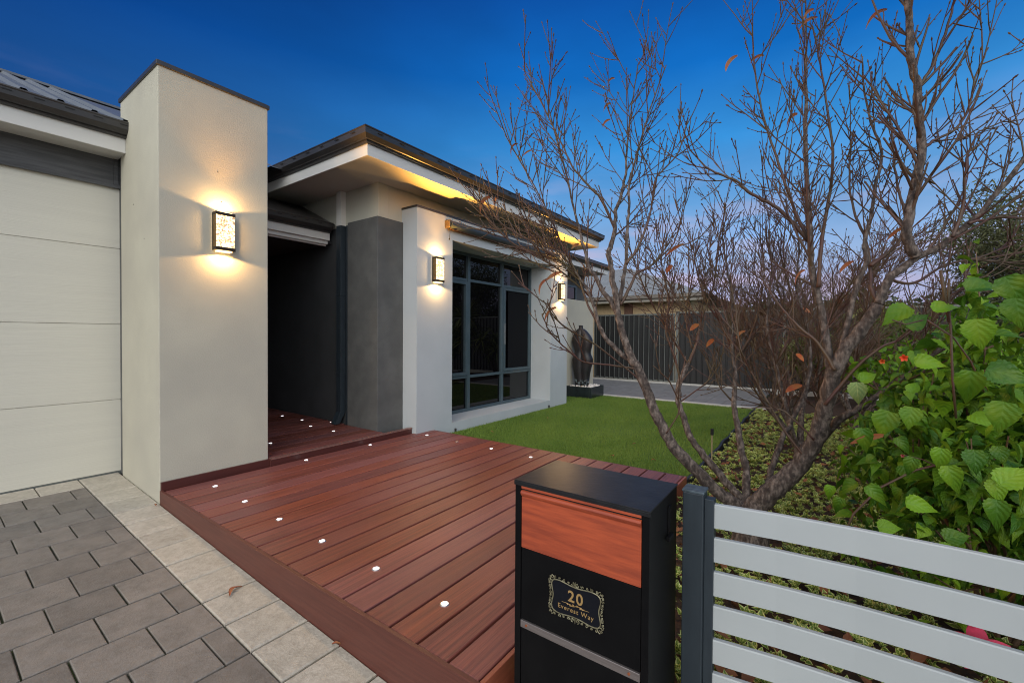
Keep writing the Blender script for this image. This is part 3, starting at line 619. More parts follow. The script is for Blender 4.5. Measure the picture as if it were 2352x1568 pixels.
# ------------------------------------------------------------------ letterbox
mx0, mx1, my0, my1, mz = 1.813, 2.080, -.814, -1.250, .785
lbx = thing('letterbox', 'black parcel letterbox with orange wood-look flap and gold number plate', 'letterbox', (1.95,-1.03,-.15))
b = MB(); t_ = .004
b.box(mx0+.004,mx1,my1,my1+.008,-.15,mz-.004); b.box(mx0+.004,mx1,my0-.008,my0,-.15,mz-.004); b.box(mx1-.006,mx1,my1+.008,my0-.008,-.15,mz-.004)
b.box(mx0,mx0+.006,my1,my1+.020,-.15,mz-.004); b.box(mx0,mx0+.006,my0-.022,my0,-.15,mz-.004); b.box(mx0,mx0+.006,my1+.020,my0-.022,mz-.024,mz-.004)
b.box(mx0+.03,mx0+.04,my1+.008,my0-.008,-.15,mz-.03)
obj('body', b, M['box_black'], lbx, bevel=.0015)
b = MB(); b.box(mx0-.003,mx1+.003,my1-.003,my0+.003,mz-.004,mz); b.box(mx0-.003,mx0-.0005,my1-.003,my0+.003,mz-.016,mz-.004); obj('top', b, M['box_top'], lbx, bevel=.002)
# flap: strip, rounded lip, panel
fy0, fy1 = my0-.024, my1+.022
prof = [(.0015,.571),(.0015,.735),(-.004,.741),(-.007,.748),(-.004,.754),(.003,.756),(.008,.752),(.008,.571)]
b = MB(); b.ring_loft([[(mx0+o, y, z) for o, z in prof] for y in (fy0, fy1)]); 
b.box(mx0-.001,mx0+.006,fy1,fy0,.7605,.769); fl = obj('flap', b, M['orange'], lbx, bevel=.001)
b = MB(); b.box(mx0+.004,mx0+.012,fy1,fy0,.752,.7605); obj('mail_slot', b, M['slot'], lbx)
b = MB(); b.box(mx0+.0025,mx0+.012,fy1,fy0,.340,.5685); b.box(mx0+.0025,mx0+.012,fy1,fy0,-.13,.311); dr = obj('parcel_door', b, M['box_black'], lbx, bevel=.0012)
b = MB(); b.box(mx0-.001,mx0+.010,fy1,fy0,.314,.337); st_ = obj('steel_strip', b, M['steel'], lbx, bevel=.001)
for y in (fy0-.022, fy1+.03):
    b = MB(); b.tube([(mx0-.003,y,.3255),(mx0,y,.3255)], .0038, 12); obj('rivet', b, M['copper'], st_)
b = MB(); b.box(1.98,2.00,my1-.004,my1,.655,.745); b.box(1.955,2.0,my1-.014,my1-.004,.652,.664); b.tube([(1.99,my1-.006,.733),(1.99,my1-.003,.733)], .003, 8); b.tube([(1.99,my1-.006,.70),(1.99,my1-.003,.70)], .003, 8); obj('side_latch', b, M['box_black'], lbx, bevel=.001)
# number plate
PX = mx0-.0005; PCY, PCZ = -1.034, .4625
np_ = MB()
def P2(a, b_, d=0): return (PX-d, PCY-a, PCZ+b_)
def wavy(a, b_, amp, k=96):
    r_ = []
    for i in range(k):
        t = i/k*4; s_, q = int(t), t-int(t); q2 = q*2-1; w_ = amp*(math.cos(q2*math.pi)*.5-.5+ .9*abs(q2)**4)
        if s_ == 0: p = (-a+2*a*q, b_+w_*1.0)
        elif s_ == 1: p = (a+w_, b_-2*b_*q)
        elif s_ == 2: p = (a-2*a*q, -b_-w_)
        else: p = (-a-w_, -b_+2*b_*q)
        r_.append(p)
    return r_
inner = wavy(.075,.0445,-.009)
b = MB(); b.add([P2(x, z, .0015) for x, z in inner], [tuple(range(len(inner)))]); pl = obj('number_plate', b, M['plate'], lbx)
b = MB(); b.tube([P2(x, z, .0025) for x, z in inner+inner[:2]], .0017, 6)
def spiral(mb, c, r0, turns, a0, sgn, th=.0011):
    pts = []
    for k in range(16):
        q = k/15; r_ = r0*(1-q*.78); an = a0+sgn*turns*2*math.pi*q; pts.append(P2(c[0]+r_*math.cos(an), c[1]+r_*math.sin(an), .0028))
    mb.tube(pts, [th*(1-.5*k/15) for k in range(16)], 5); mb.tube([pts[-1], (pts[-1][0]-.001, pts[-1][1], pts[-1][2])], .0018, 6)
outer = wavy(.0845,.053,-.007, 44)
for i, (x, z) in enumerate(outer):
    an = math.atan2(z*1.6, x); spiral(b, (x, z), .0055 if i % 2 else .004, .95, an+(math.pi/2 if i % 2 else -math.pi/2), 1 if i % 2 else -1)
for sx in (-1, 1):
    for sz in (-1, 1):
        spiral(b, (sx*.080, sz*.049), .0105, 1.1, math.atan2(sz, sx)+.8*sx*sz, sx*sz, .0015)
for sz in (-1, 1):
    for sx in (-1, 1): spiral(b, (sx*.008, sz*.052), .007, 1.0, math.pi/2*sz, sx, .0012)
    b.tube([P2(0, sz*.047, .003), P2(0, sz*.062, .003)], [.0024,.0006], 6)
obj('ornate_frame', b, M['gold_old'], pl)
def text_mesh(body, size, cz, name, bold=0, sx=1.0):
    cu = bpy.data.curves.new('t', 'FONT'); cu.body = body; cu.size = size; cu.align_x = 'CENTER'; cu.align_y = 'CENTER'; cu.extrude = .0006; cu.offset = bold; cu.space_character = 1.2
    to = bpy.data.objects.new('t', cu); sc.collection.objects.link(to); me = bpy.data.meshes.new_from_object(to.evaluated_get(bpy.context.evaluated_depsgraph_get()))
    bpy.data.objects.remove(to); mb = MB()
    mb.v = [P2(v.co.x*sx, v.co.y+cz, .0022+v.co.z) for v in me.vertices]; mb.f = [tuple(p.vertices) for p in me.polygons]; mb.mi = [0]*len(mb.f)
    obj(name, mb, M['gold'], pl)
text_mesh('20', .046, .0125, 'house_number', .0007); text_mesh('Everest Way', .0190, -.0265, 'street_name', .0)
b = MB(); pts = [P2(-.045+.09*k/40, -.0105+.0032*math.sin(k/40*math.pi*4)*math.sin(k/40*math.pi)**2, .003) for k in range(41)]; b.tube(pts, [.0004+.0007*math.sin(k/40*math.pi) for k in range(41)], 5)
for sx in (-1, 1):
    spiral(b, (sx*.017,-.0115), .0045, 1, 0, sx, .0008); spiral(b, (sx*.006,-.009), .003, 1, 2, -sx, .0007); b.tube([P2(sx*.023,-.012,.003), P2(sx*.030,-.0095,.003)], [.0022,.0003], 6)
obj('flourish', b, M['gold'], pl)

# ------------------------------------------------------------------ slat fence beside the letterbox
fence = thing('slat_fence', 'low fence of wide silver slats on a slate-grey post beside letterbox', 'fence', (2.07,-1.30,-.15))
fpts = [(2.088,-1.357),(2.112,-1.52),(2.128,-1.70),(2.134,-1.88),(2.132,-2.05),(2.130,-2.35),(2.128,-2.75),(2.126,-3.3)]
for k in range(8):
    zt = .742-.1035*k; z0 = zt-.072; b = MB(); th = .016; V_ = []
    for i, (x, y) in enumerate(fpts):
        V_.append([(x,y,z0),(x+th,y,z0),(x+th,y,zt),(x+.003,y,zt),(x,y,zt-.003)])
    b.ring_loft([r_[::-1] for r_ in V_]); obj('slat', b, M['slat'], fence)
b = MB(); b.box(2.062,2.122,-1.332,-1.272,-.3,.772); obj('post', b, M['post'], fence, bevel=.003)
b = MB(); b.box(2.060,2.124,-1.334,-1.270,.772,.780); obj('post_cap', b, M['cap'], fence, bevel=.002)
b = MB(); b.box(2.078,2.112,-1.3585,-1.3325,-.3,.757); obj('slat_channel', b, M['post'], fence, bevel=.0015)

# ------------------------------------------------------------------ statue in its pebble box
pb = thing('planter_box', 'low glossy black box filled with white pebbles under the statue', 'planter', (9.0,2.45,-.03))
b = MB(); b.box(8.75,9.36,2.17,2.20,-.05,.205); b.box(8.75,9.36,2.71,2.74,-.05,.205); b.box(8.75,8.78,2.20,2.71,-.05,.205); b.box(9.33,9.36,2.20,2.71,-.05,.205); b.box(8.78,9.33,2.20,2.71,-.05,.16)
obj('box', b, mat('planter_black', (.012,.016,.018), .25, (.02,.028,.03), 6), pb, bevel=.006)
tvp = []; tfp = []
bm = bmesh.new(); bmesh.ops.create_icosphere(bm, subdivisions=2, radius=1); tvp = [tuple(v.co*Vector((1,.75,.55))) if 0 else (v.co.x, v.co.y*.8, v.co.z*.6) for v in bm.verts]; tfp = [tuple(v.index for v in f.verts) for f in bm.faces]; bm.free()
n = 260; Mx = rots(n, (-20,20), scale=(.022,.036)); T = np.stack([rng.uniform(8.80,9.31,n), rng.uniform(2.22,2.69,n), rng.uniform(.17,.205,n)], 1)
o = scatter('pebbles', tvp, tfp, Mx, T, M['pebble'], parent=pb, kind='stuff', origin=ORG[pb.name]); 
SX = 1.10
stt = thing('statue', 'black abstract statue of two entwined figures on a pebble box', 'statue', (9.0,2.47,.19))
def lofted(prof, n=28):
    rings = []
    for z, yc, ry, rx, xc in prof: rings.append([(xc+rx*math.cos(2*math.pi*k/n), 2.49+(yc-2.49)*.92+ry*1.16*math.sin(2*math.pi*k/n)*(1+.12*math.cos(4*math.pi*k/n)), z) for k in range(n)])
    return rings
def dense(prof, k=5):
    out_ = []
    for i in range(len(prof)-1):
        p0 = prof[max(i-1,0)]; p1, p2 = prof[i], prof[i+1]; p3 = prof[min(i+2,len(prof)-1)]
        for j in range(k):
            t = j/k; out_.append(tuple(.5*((2*b_)+(-a+c)*t+(2*a-5*b_+4*c-d)*t*t+(-a+3*b_-3*c+d)*t**3) for a, b_, c, d in zip(p0,p1,p2,p3)))
    out_.append(prof[-1]); return out_
b = MB()
b.ring_loft(lofted(dense([(.20,2.56,.085,.08,8.98),(.32,2.565,.09,.085,8.98),(.50,2.58,.105,.10,8.98),(.68,2.59,.122,.12,8.99),(.78,2.59,.122,.125,9.0),(.90,2.575,.095,.10,9.0),(1.02,2.585,.115,.11,9.0),(1.16,2.60,.13,.12,9.0),(1.28,2.585,.115,.105,9.0),(1.37,2.565,.07,.075,9.0),(1.40,2.555,.045,.05,9.0)])))
b.ring_loft(lofted(dense([(.20,2.43,.07,.08,9.02),(.32,2.425,.072,.085,9.02),(.50,2.425,.095,.10,9.02),(.66,2.405,.118,.11,9.02),(.76,2.40,.122,.12,9.02),(.90,2.425,.10,.105,9.01),(1.04,2.41,.118,.115,9.01),(1.16,2.41,.125,.12,9.01),(1.26,2.45,.115,.105,9.01),(1.35,2.50,.085,.08,9.01),(1.40,2.53,.05,.055,9.0)])))
b.ring_loft(lofted(dense([(1.36,2.545,.055,.06,9.0),(1.41,2.545,.042,.045,9.0),(1.44,2.545,.040,.042,9.0),(1.462,2.545,.043,.045,9.0),(1.475,2.545,.02,.02,9.0)])))
obj('figures', b, M['stone_black'], stt, smooth=True)
b = MB(); b.ring_loft(lofted([(.20,2.56,.088,.083,8.98),(.26,2.562,.0885,.0835,8.98),(.33,2.566,.0925,.0875,8.98),(.37,2.568,.090,.085,8.98)])); b.ring_loft(lofted([(.20,2.43,.073,.083,9.02),(.30,2.427,.0735,.085,9.02),(.36,2.423,.074,.086,9.02)])); obj('worn_feet', b, M['stone_worn'], stt, smooth=True)
b = MB(); b.box(8.86,9.16,2.33,2.68,.16,.208); obj('plinth', b, M['stone_black'], stt, bevel=.01)

# ------------------------------------------------------------------ gate and steel fence at the side
def ribfence(mb, x, ya, yb, z0, z1, pitch=.142):
    y = ya
    prof = []
    while y < yb-.001:
        for f_, d in ((0,0),(.72,0),(.80,.028),(.92,.028)):
            yy_ = y+f_*pitch
            if yy_ <= yb: prof.append((yy_, d))
        y += pitch
    prof.append((yb, 0)); k = len(prof)
    mb.add([(x-d, y_, z0) for y_, d in prof]+[(x-d, y_, z1) for y_, d in prof], [(i, k+i, k+i+1, i+1) for i in range(k-1)])
    mb.add([(x+.01, y_, z0) for y_, d in prof]+[(x+.01, y_, z1) for y_, d in prof], [(i, i+1, k+i+1, k+i) for i in range(k-1)])
gate = thing('side_gate', 'wide charcoal ribbed steel gate between the house wing and a post', 'gate', (12.6,2.7,0))
b = MB(); ribfence(b, 12.62, 1.60, 3.88, .04, 1.84); obj('panel', b, M['colorbond'], gate)
b = MB(); b.box(12.60,12.64,1.58,1.62,.03,1.87); b.box(12.60,12.64,3.86,3.90,.03,1.87); b.box(12.60,12.64,1.62,3.86,1.83,1.87); b.box(12.60,12.64,1.62,3.86,.03,.07)
for k in range(16): b.tube([(12.575,1.69+k*.142,.07),(12.575,1.69+k*.142,1.83)], .008, 6)
obj('frame', b, M['rail_grey'], gate)
fen = thing('steel_fence', 'charcoal ribbed steel fence running behind the shrubs beyond the lawn', 'fence', (12.6,-1,0))
b = MB(); ribfence(b, 12.62, -4.2, 1.48, -.04, 1.86); obj('panel', b, M['colorbond'], fen)
b = MB(); b.box(12.585,12.645,-4.2,1.48,1.86,1.90); b.box(12.585,12.645,-4.2,1.48,-.06,-.02); obj('rail', b, M['rail_grey'], fen)
for y in (1.52,-.9,-3.3):
    b = MB(); b.box(12.58,12.64,y-.03,y+.03,-.1,1.92); obj('post', b, M['rail_grey'], fen)
# ------------------------------------------------------------------ neighbours
nh = thing('neighbour_house', 'neighbouring house with pale ribbed roof and cream brick behind the gate', 'house', (17,5,0))
b = MB(); b.box(16.5,22,2.1,14,-.4,2.5); obj('wall', b, M['brick'], nh)
b = MB(); b.box(16.42,16.5,4.15,4.45,-.3,2.45); obj('corner_post', b, mat('brown_brick', (.14,.07,.045), .9, (.10,.05,.03), 20), nh)
b = MB(); b.box(16.0,16.5,1.6,14,2.47,2.50); obj('soffit', b, M['soffit'], nh)
b = MB(); b.box(15.97,16.0,1.6,14,2.47,2.60); obj('fascia', b, mat('beige_fascia', (.42,.38,.32), .6), nh)
b = MB(); b.box(15.85,15.97,1.5,14,2.58,2.70); obj('gutter', b, mat('bronze_gutter', (.16,.135,.11), .5), nh)
b = MB(); s_ = .4; k = 0
y = 1.55
vs = []; fs = []
while y < 14:
    for f_, d in ((0,0),(.7,0),(.8,.03),(.92,.03)):
        yy_ = y+f_*.2; run = min(4.1, yy_-1.5); vs += [(15.9, yy_, 2.69+d), (15.9+run, yy_, 2.69+run*s_+d)]
    y += .2
b.add(vs, [(2*i, 2*i+2, 2*i+3, 2*i+1) for i in range(len(vs)//2-1)])
b.add([(15.9,1.5,2.69),(24.1,1.5,2.69),(20,5.6,4.33)], [(0,1,2)]); b.add([(24.1,1.5,2.69),(24.1,14,2.69),(20,14,4.33),(20,5.6,4.33)], [(0,1,2,3)]); obj('roof', b, M['roof_far'], nh)
def far_house(loc, w_, d_, wallm, roofm, label):
    h = thing('far_house', label, 'house', loc); x, y, z = loc
    b = MB(); b.box(x-w_/2,x+w_/2,y-d_/2,y+d_/2,-.45,2.5); obj('wall', b, wallm, h)
    b = MB(); e_ = .5; A = [(x-w_/2-e_,y-d_/2-e_,2.5),(x+w_/2+e_,y-d_/2-e_,2.5),(x+w_/2+e_,y+d_/2+e_,2.5),(x-w_/2-e_,y+d_/2+e_,2.5)]
    q = min(w_, d_)/2; B_ = [(x-w_/2+q,y,2.5+q*.42),(x+w_/2-q,y,2.5+q*.42)] if w_ >= d_ else [(x,y-d_/2+q,2.5+q*.42),(x,y+d_/2-q,2.5+q*.42)]
    if w_ >= d_: b.add(A+B_, [(0,1,5,4),(1,2,5),(2,3,4,5),(3,0,4),(0,3,2,1)])
    else: b.add(A+B_, [(0,1,4),(1,2,5,4),(2,3,5),(3,0,4,5),(0,3,2,1)])
    obj('roof', b, roofm, h)
    for sx in (-.25,.2):
        b = MB(); b.box(x-w_/2-.04,x-w_/2-.005,y+sx*d_-.7,y+sx*d_+.7,.6,1.9); f_ = obj('window', b, M['trim_white'], h); b = MB(); b.box(x-w_/2-.06,x-w_/2-.045,y+sx*d_-.6,y+sx*d_+.6,.7,1.8); obj('pane', b, M['glass'], f_)
    return h
far_house((42,-13,0), 12, 10, M['kerb'], M['roof'], 'distant pale house with dark roof seen through the shrub leaves')
far_house((62,-22,0), 14, 10, M['render_white'], M['roof_light'], 'farthest white house down the street beyond the shrubs')

# ------------------------------------------------------------------ bare trees
def smooth_path(pts, k=4):
    return [Vector(p) for p in dense([tuple(p) for p in pts], k)]
def perturb(d, a):
    return (d+Vector((random.gauss(0,a), random.gauss(0,a), random.gauss(0,a)))).normalized()
GAPK = .72
class Twigs:
    def __init__(s): s.mb = MB(); s.n = 0; s.tips = []
    def shoot(s, p, d, ln, r, up=.25, wig=.05, lvl=0, sides=5, kids=True, kidp=1.0):
        """a tapering shoot that bends upward, with side shoots and buds"""
        seg = max(4, int(ln/.07)); pts = [p.copy()]; dirs = [d]
        for i in range(seg):
            d = perturb(d, wig); d = (d+Vector((0,0,up*.16))).normalized(); p = p+d*(ln/seg); pts.append(p.copy()); dirs.append(d)
        rad = [r*(1-.45*i/seg) for i in range(seg+1)]
        # swollen nodes
        if lvl >= 1: rad = [q*(1.0+(.35 if i % 2 else 0)) for i, q in enumerate(rad)]
        s.mb.tube(pts, rad, sides if r > .006 else 4, cap=False); s.n += 1
        e = pts[-1]; s.mb.tube([e-dirs[-1]*.004, e+dirs[-1]*.004, e+dirs[-1]*.013], [max(r*.55,.0024), max(r*.85,.0044), .001], 4, cap=False); s.tips.append((e, dirs[-1]))
        if lvl >= 1:
            for i in range(1, seg):
                if random.random() < .55:
                    o_ = dirs[i].orthogonal().normalized(); o_.rotate(Matrix.Rotation(random.uniform(0,6.28), 3, dirs[i])); q = pts[i]+o_*rad[i]
                    s.mb.tube([q, q+(o_+dirs[i]).normalized()*.008], [.0032,.0012], 3, cap=False)
        if kids and ln > .13:
            n = int(ln/.062*kidp); 
            for k in range(n):
                f_ = random.uniform(.12,.9); i = min(seg-1, int(f_*seg)); q = pts[i].lerp(pts[i+1], f_*seg-i); dd = dirs[i]
                o_ = dd.orthogonal().normalized(); o_.rotate(Matrix.Rotation(random.uniform(0,6.28), 3, dd)); a = R(random.uniform(22,48))
                nd = (dd*math.cos(a)+o_*math.sin(a)).normalized(); nl = ln*random.uniform(.28,.62)*(1-f_*.45)
                if nl > .05: s.shoot(q, nd, nl, max(rad[i]*.62,.0026), up, wig, lvl+1, sides, kids=(lvl < 1 and nl > .24), kidp=kidp*.8)
def limb(tk, tw, path, r0, r1, start=.35, gap=.09, tl=(.25,.6), up=.55, kidp=.72, n=9):
    gap *= GAPK; tl = (tl[0]*1.2, tl[1]*1.3); r0 *= .88; r1 = max(r1*.9, .0034)
    P = smooth_path(path, 5); K = len(P)-1
    P = [p+Vector((random.gauss(0,1), random.gauss(0,1), random.gauss(0,1)))*(.02*r0+.0012) if 0 < i < K else p for i, p in enumerate(P)]
    rad = [r0+(r1-r0)*(i/K)**.85 for i in range(K+1)]; rad = [q*(1+random.gauss(0,.045)) for q in rad]
    (tw.mb if r0 < .0125 else tk).tube(P, rad, n)
    acc = 0
    for i in range(1, K+1):
        sl_ = (P[i]-P[i-1]).length; acc += sl_
        if i/K < start: acc = 0; continue
        while acc > gap:
            acc -= gap; d = (P[i]-P[i-1]).normalized(); o_ = d.orthogonal().normalized(); o_.rotate(Matrix.Rotation(random.uniform(0,6.28), 3, d)); a = R(random.uniform(25,58))
            nd = (d*math.cos(a)+o_*math.sin(a)+Vector((0,0,.15))).normalized(); tw.shoot(P[i-1].lerp(P[i], random.random()), nd, random.uniform(*tl), max(.0038, min(rad[i]*.42,.0072)), up=up, kidp=kidp)
    d = (P[-1]-P[-2]).normalized(); return P[-1], d
def leaf_hang(parent, p, ln=.07, wid=.014, az=0, mat_='dryleaf', curl=1.0):
    b = MB(); n = 9; L_ = []; 
    for i in range(n+1):
        t = i/n; an = curl*1.9*t; x = ln*(math.sin(an))/max(1.9*curl,.1)*1.2; z = -ln*(1-math.cos(an))/max(1.9*curl,.1)*1.2+(-.15*ln*t)
        w_ = wid*math.sin(math.pi*min(1,t*.92+.08))**.7
        c_ = Vector((x*math.cos(az), x*math.sin(az), z)); an2 = curl*1.9*t
        s_ = (Vector((-math.sin(az), math.cos(az), 0))*.45+Vector((math.sin(an2)*math.cos(az), math.sin(an2)*math.sin(az), math.cos(an2)))*.9).normalized()
        L_.append((p+c_-s_*w_*.5, p+c_+Vector((0,0,.003)), p+c_+s_*w_*.5))
    b.add([q for l in L_ for q in l], [(3*i+k,3*i+k+1,3*i+k+4,3*i+k+3) for i in range(n) for k in range(2)])
    return obj('dry_leaf', b, M[mat_], parent, smooth=True)
def uvp(seq, d0, d1):
    n = len(seq)-1; return [at(u, v, d0+(d1-d0)*i/max(n,1)) for i, (u, v) in enumerate(seq)]

ta = thing('bare_tree', 'nearest bare multi-stemmed tree spreading out of the garden bed behind the slat fence', 'tree', (3.56,-1.29,-.04), 'leafless trees in the garden bed')
tk, tw = MB(), Twigs(); th_ = MB()
tk.tube([(3.57,-1.27,-.10),(3.56,-1.285,.02),(3.565,-1.29,.10),(3.57,-1.29,.20),(3.57,-1.29,.27)], [.13,.105,.092,.085,.05], 14)
D = 2.56
limb(tk, tw, uvp([(1722,1200),(1692,1160),(1652,1132),(1600,1081),(1552,1032),(1530,995),(1504,947),(1485,895),(1466,847),(1452,828)], D, 2.72), .047, .029, 2, n=12)
LA = [ # path, depth range, radii, twig start, twig length, gap
 ([(1452,828),(1429,814),(1393,778),(1376,747),(1367,714),(1357,683),(1345,659),(1317,621),(1290,585),(1240,545),(1200,510)], 2.72, 3.05, .020,.005, .35, (.18,.42), .075),
 ([(1456,835),(1432,775),(1419,720),(1415,681),(1407,645),(1403,609),(1398,581),(1405,558),(1412,529),(1414,484),(1422,465),(1431,427),(1438,391),(1441,330),(1452,240),(1465,150)], 2.72, 2.85, .030,.0035, .45, (.16,.42), .095),
 ([(1414,529),(1381,458),(1364,439),(1333,406),(1314,382),(1290,330),(1240,230),(1205,165)], 2.80, 2.75, .011,.0025, .15, (.14,.38), .10),
 ([(1425,735),(1405,695),(1386,671),(1369,638),(1352,612),(1341,565),(1329,522),(1314,463),(1300,400),(1270,290),(1245,180)], 2.73, 3.0, .021,.003, .35, (.16,.42), .10),
 ([(1425,700),(1448,658),(1462,629),(1488,615),(1519,589),(1548,558),(1565,500)], 2.74, 2.95, .013,.0035, .2, (.14,.34), .085),
 ([(1424,690),(1432,640),(1438,594),(1441,522),(1445,475),(1446,420),(1470,330),(1490,260),(1530,150)], 2.74, 2.7, .017,.003, .4, (.14,.38), .10),
 ([(1438,606),(1464,570),(1476,541),(1493,494),(1505,415),(1524,391),(1560,346),(1580,270)], 2.72, 2.78, .011,.003, .25, (.14,.34), .095),
 ([(1466,847),(1400,838),(1340,830),(1300,800),(1262,760),(1245,720)], 2.7, 2.5, .007,.0025, .3, (.10,.24), .10),
 ([(1480,880),(1380,800),(1330,770),(1290,745),(1260,700)], 2.7, 2.45, .006,.0022, .4, (.10,.22), .13),
 ([(1357,683),(1310,640),(1240,590),(1180,560),(1120,500),(1105,460)], 2.98, 3.0, .009,.0028, .15, (.14,.34), .06),
 ([(1345,659),(1290,600),(1230,560),(1160,520),(1110,470)], 2.96, 2.8, .008,.0026, .15, (.12,.30), .06),
 ([(1376,747),(1350,700),(1330,640),(1290,560),(1250,470),(1200,380),(1160,310)], 2.85, 3.1, .010,.0028, .25, (.16,.38), .085),
]
for seq, d0, d1, r0, r1, st0, tl, gap in LA: limb(tk, tw, uvp(seq, d0, d1), r0, r1, st0, gap, tl, n=8)
# second to fourth stems
limb(tk, tw, uvp([(1722,1185),(1697,1139),(1673,1113),(1642,1075),(1604,1029),(1585,1001),(1571,960),(1559,925),(1559,888),(1570,855),(1581,836)], 2.58, 3.05), .030, .017, 2, n=10)
for seq, d0, d1, r0, r1, st0, tl, gap in [
 ([(1581,836),(1600,790),(1612,730),(1640,650),(1650,560),(1665,480)], 3.05, 3.2, .013,.003, .2, (.16,.36), .07),
 ([(1581,836),(1540,770),(1500,700),(1470,640),(1450,580)], 3.05, 3.3, .008,.003, .1, (.14,.32), .05),
 ([(1590,800),(1575,720),(1590,640),(1600,560)], 3.1, 3.4, .008,.003, .1, (.14,.32), .05),
 ([(1612,730),(1560,690),(1530,640),(1500,600)], 3.1, 3.3, .007,.003, .1, (.12,.3), .05),
 ([(1565,880),(1550,820),(1530,760),(1535,690),(1520,600),(1530,520)], 3.03, 3.15, .010,.003, .2, (.14,.34), .075),
 ([(1559,925),(1620,880),(1650,840),(1665,790)], 3.0, 2.85, .006,.002, .2, (.10,.22), .08),
 ([(1530,995),(1560,940),(1540,880),(1500,840)], 2.62, 2.5, .005,.002, .3, (.10,.2), .11)]:
    limb(tk, tw, uvp(seq, d0, d1), r0, r1, st0, gap, tl, n=7)
limb(tk, tw, uvp([(1720,1180),(1714,1127),(1714,1079),(1702,1032),(1695,984),(1688,948),(1686,913),(1689,875),(1687,840),(1681,788),(1681,740),(1681,673),(1670,618),(1660,540),(1668,470)], 2.58, 3.25), .030, .004, .52, .06, (.16,.38), n=9)
for seq, d0, d1, r0, r1, st0, tl, gap in [
 ([(1683,800),(1655,740),(1620,690),(1600,620),(1590,540)], 3.1, 3.3, .010,.003, .2, (.14,.34), .07),
 ([(1684,830),(1720,780),(1740,720),(1755,640),(1750,560)], 3.1, 3.2, .010,.003, .2, (.14,.34), .07),
 ([(1690,930),(1650,880),(1640,820),(1610,780)], 2.95, 3.1, .007,.002, .2, (.12,.28), .08)]:
    limb(tk, tw, uvp(seq, d0, d1), r0, r1, st0, gap, tl, n=7)
limb(tk, tw, uvp([(1735,1165),(1761,1120),(1773,1075),(1790,1027),(1804,991),(1815,972),(1800,914),(1781,840),(1763,766),(1763,703),(1772,620),(1765,530)], 2.56, 3.0), .026, .0045, .5, .065, (.16,.38), n=9)
for seq, d0, d1, r0, r1, st0, tl, gap in [
 ([(1815,972),(1850,900),(1862,820),(1850,740),(1830,660),(1835,560),(1820,470)], 2.75, 3.0, .017,.003, .3, (.16,.38), .07),
 ([(1781,840),(1810,780),(1822,700),(1800,600),(1805,500)], 2.85, 3.1, .010,.003, .2, (.14,.34), .07)]:
    limb(tk, tw, uvp(seq, d0, d1), r0, r1, st0, gap, tl, n=7)
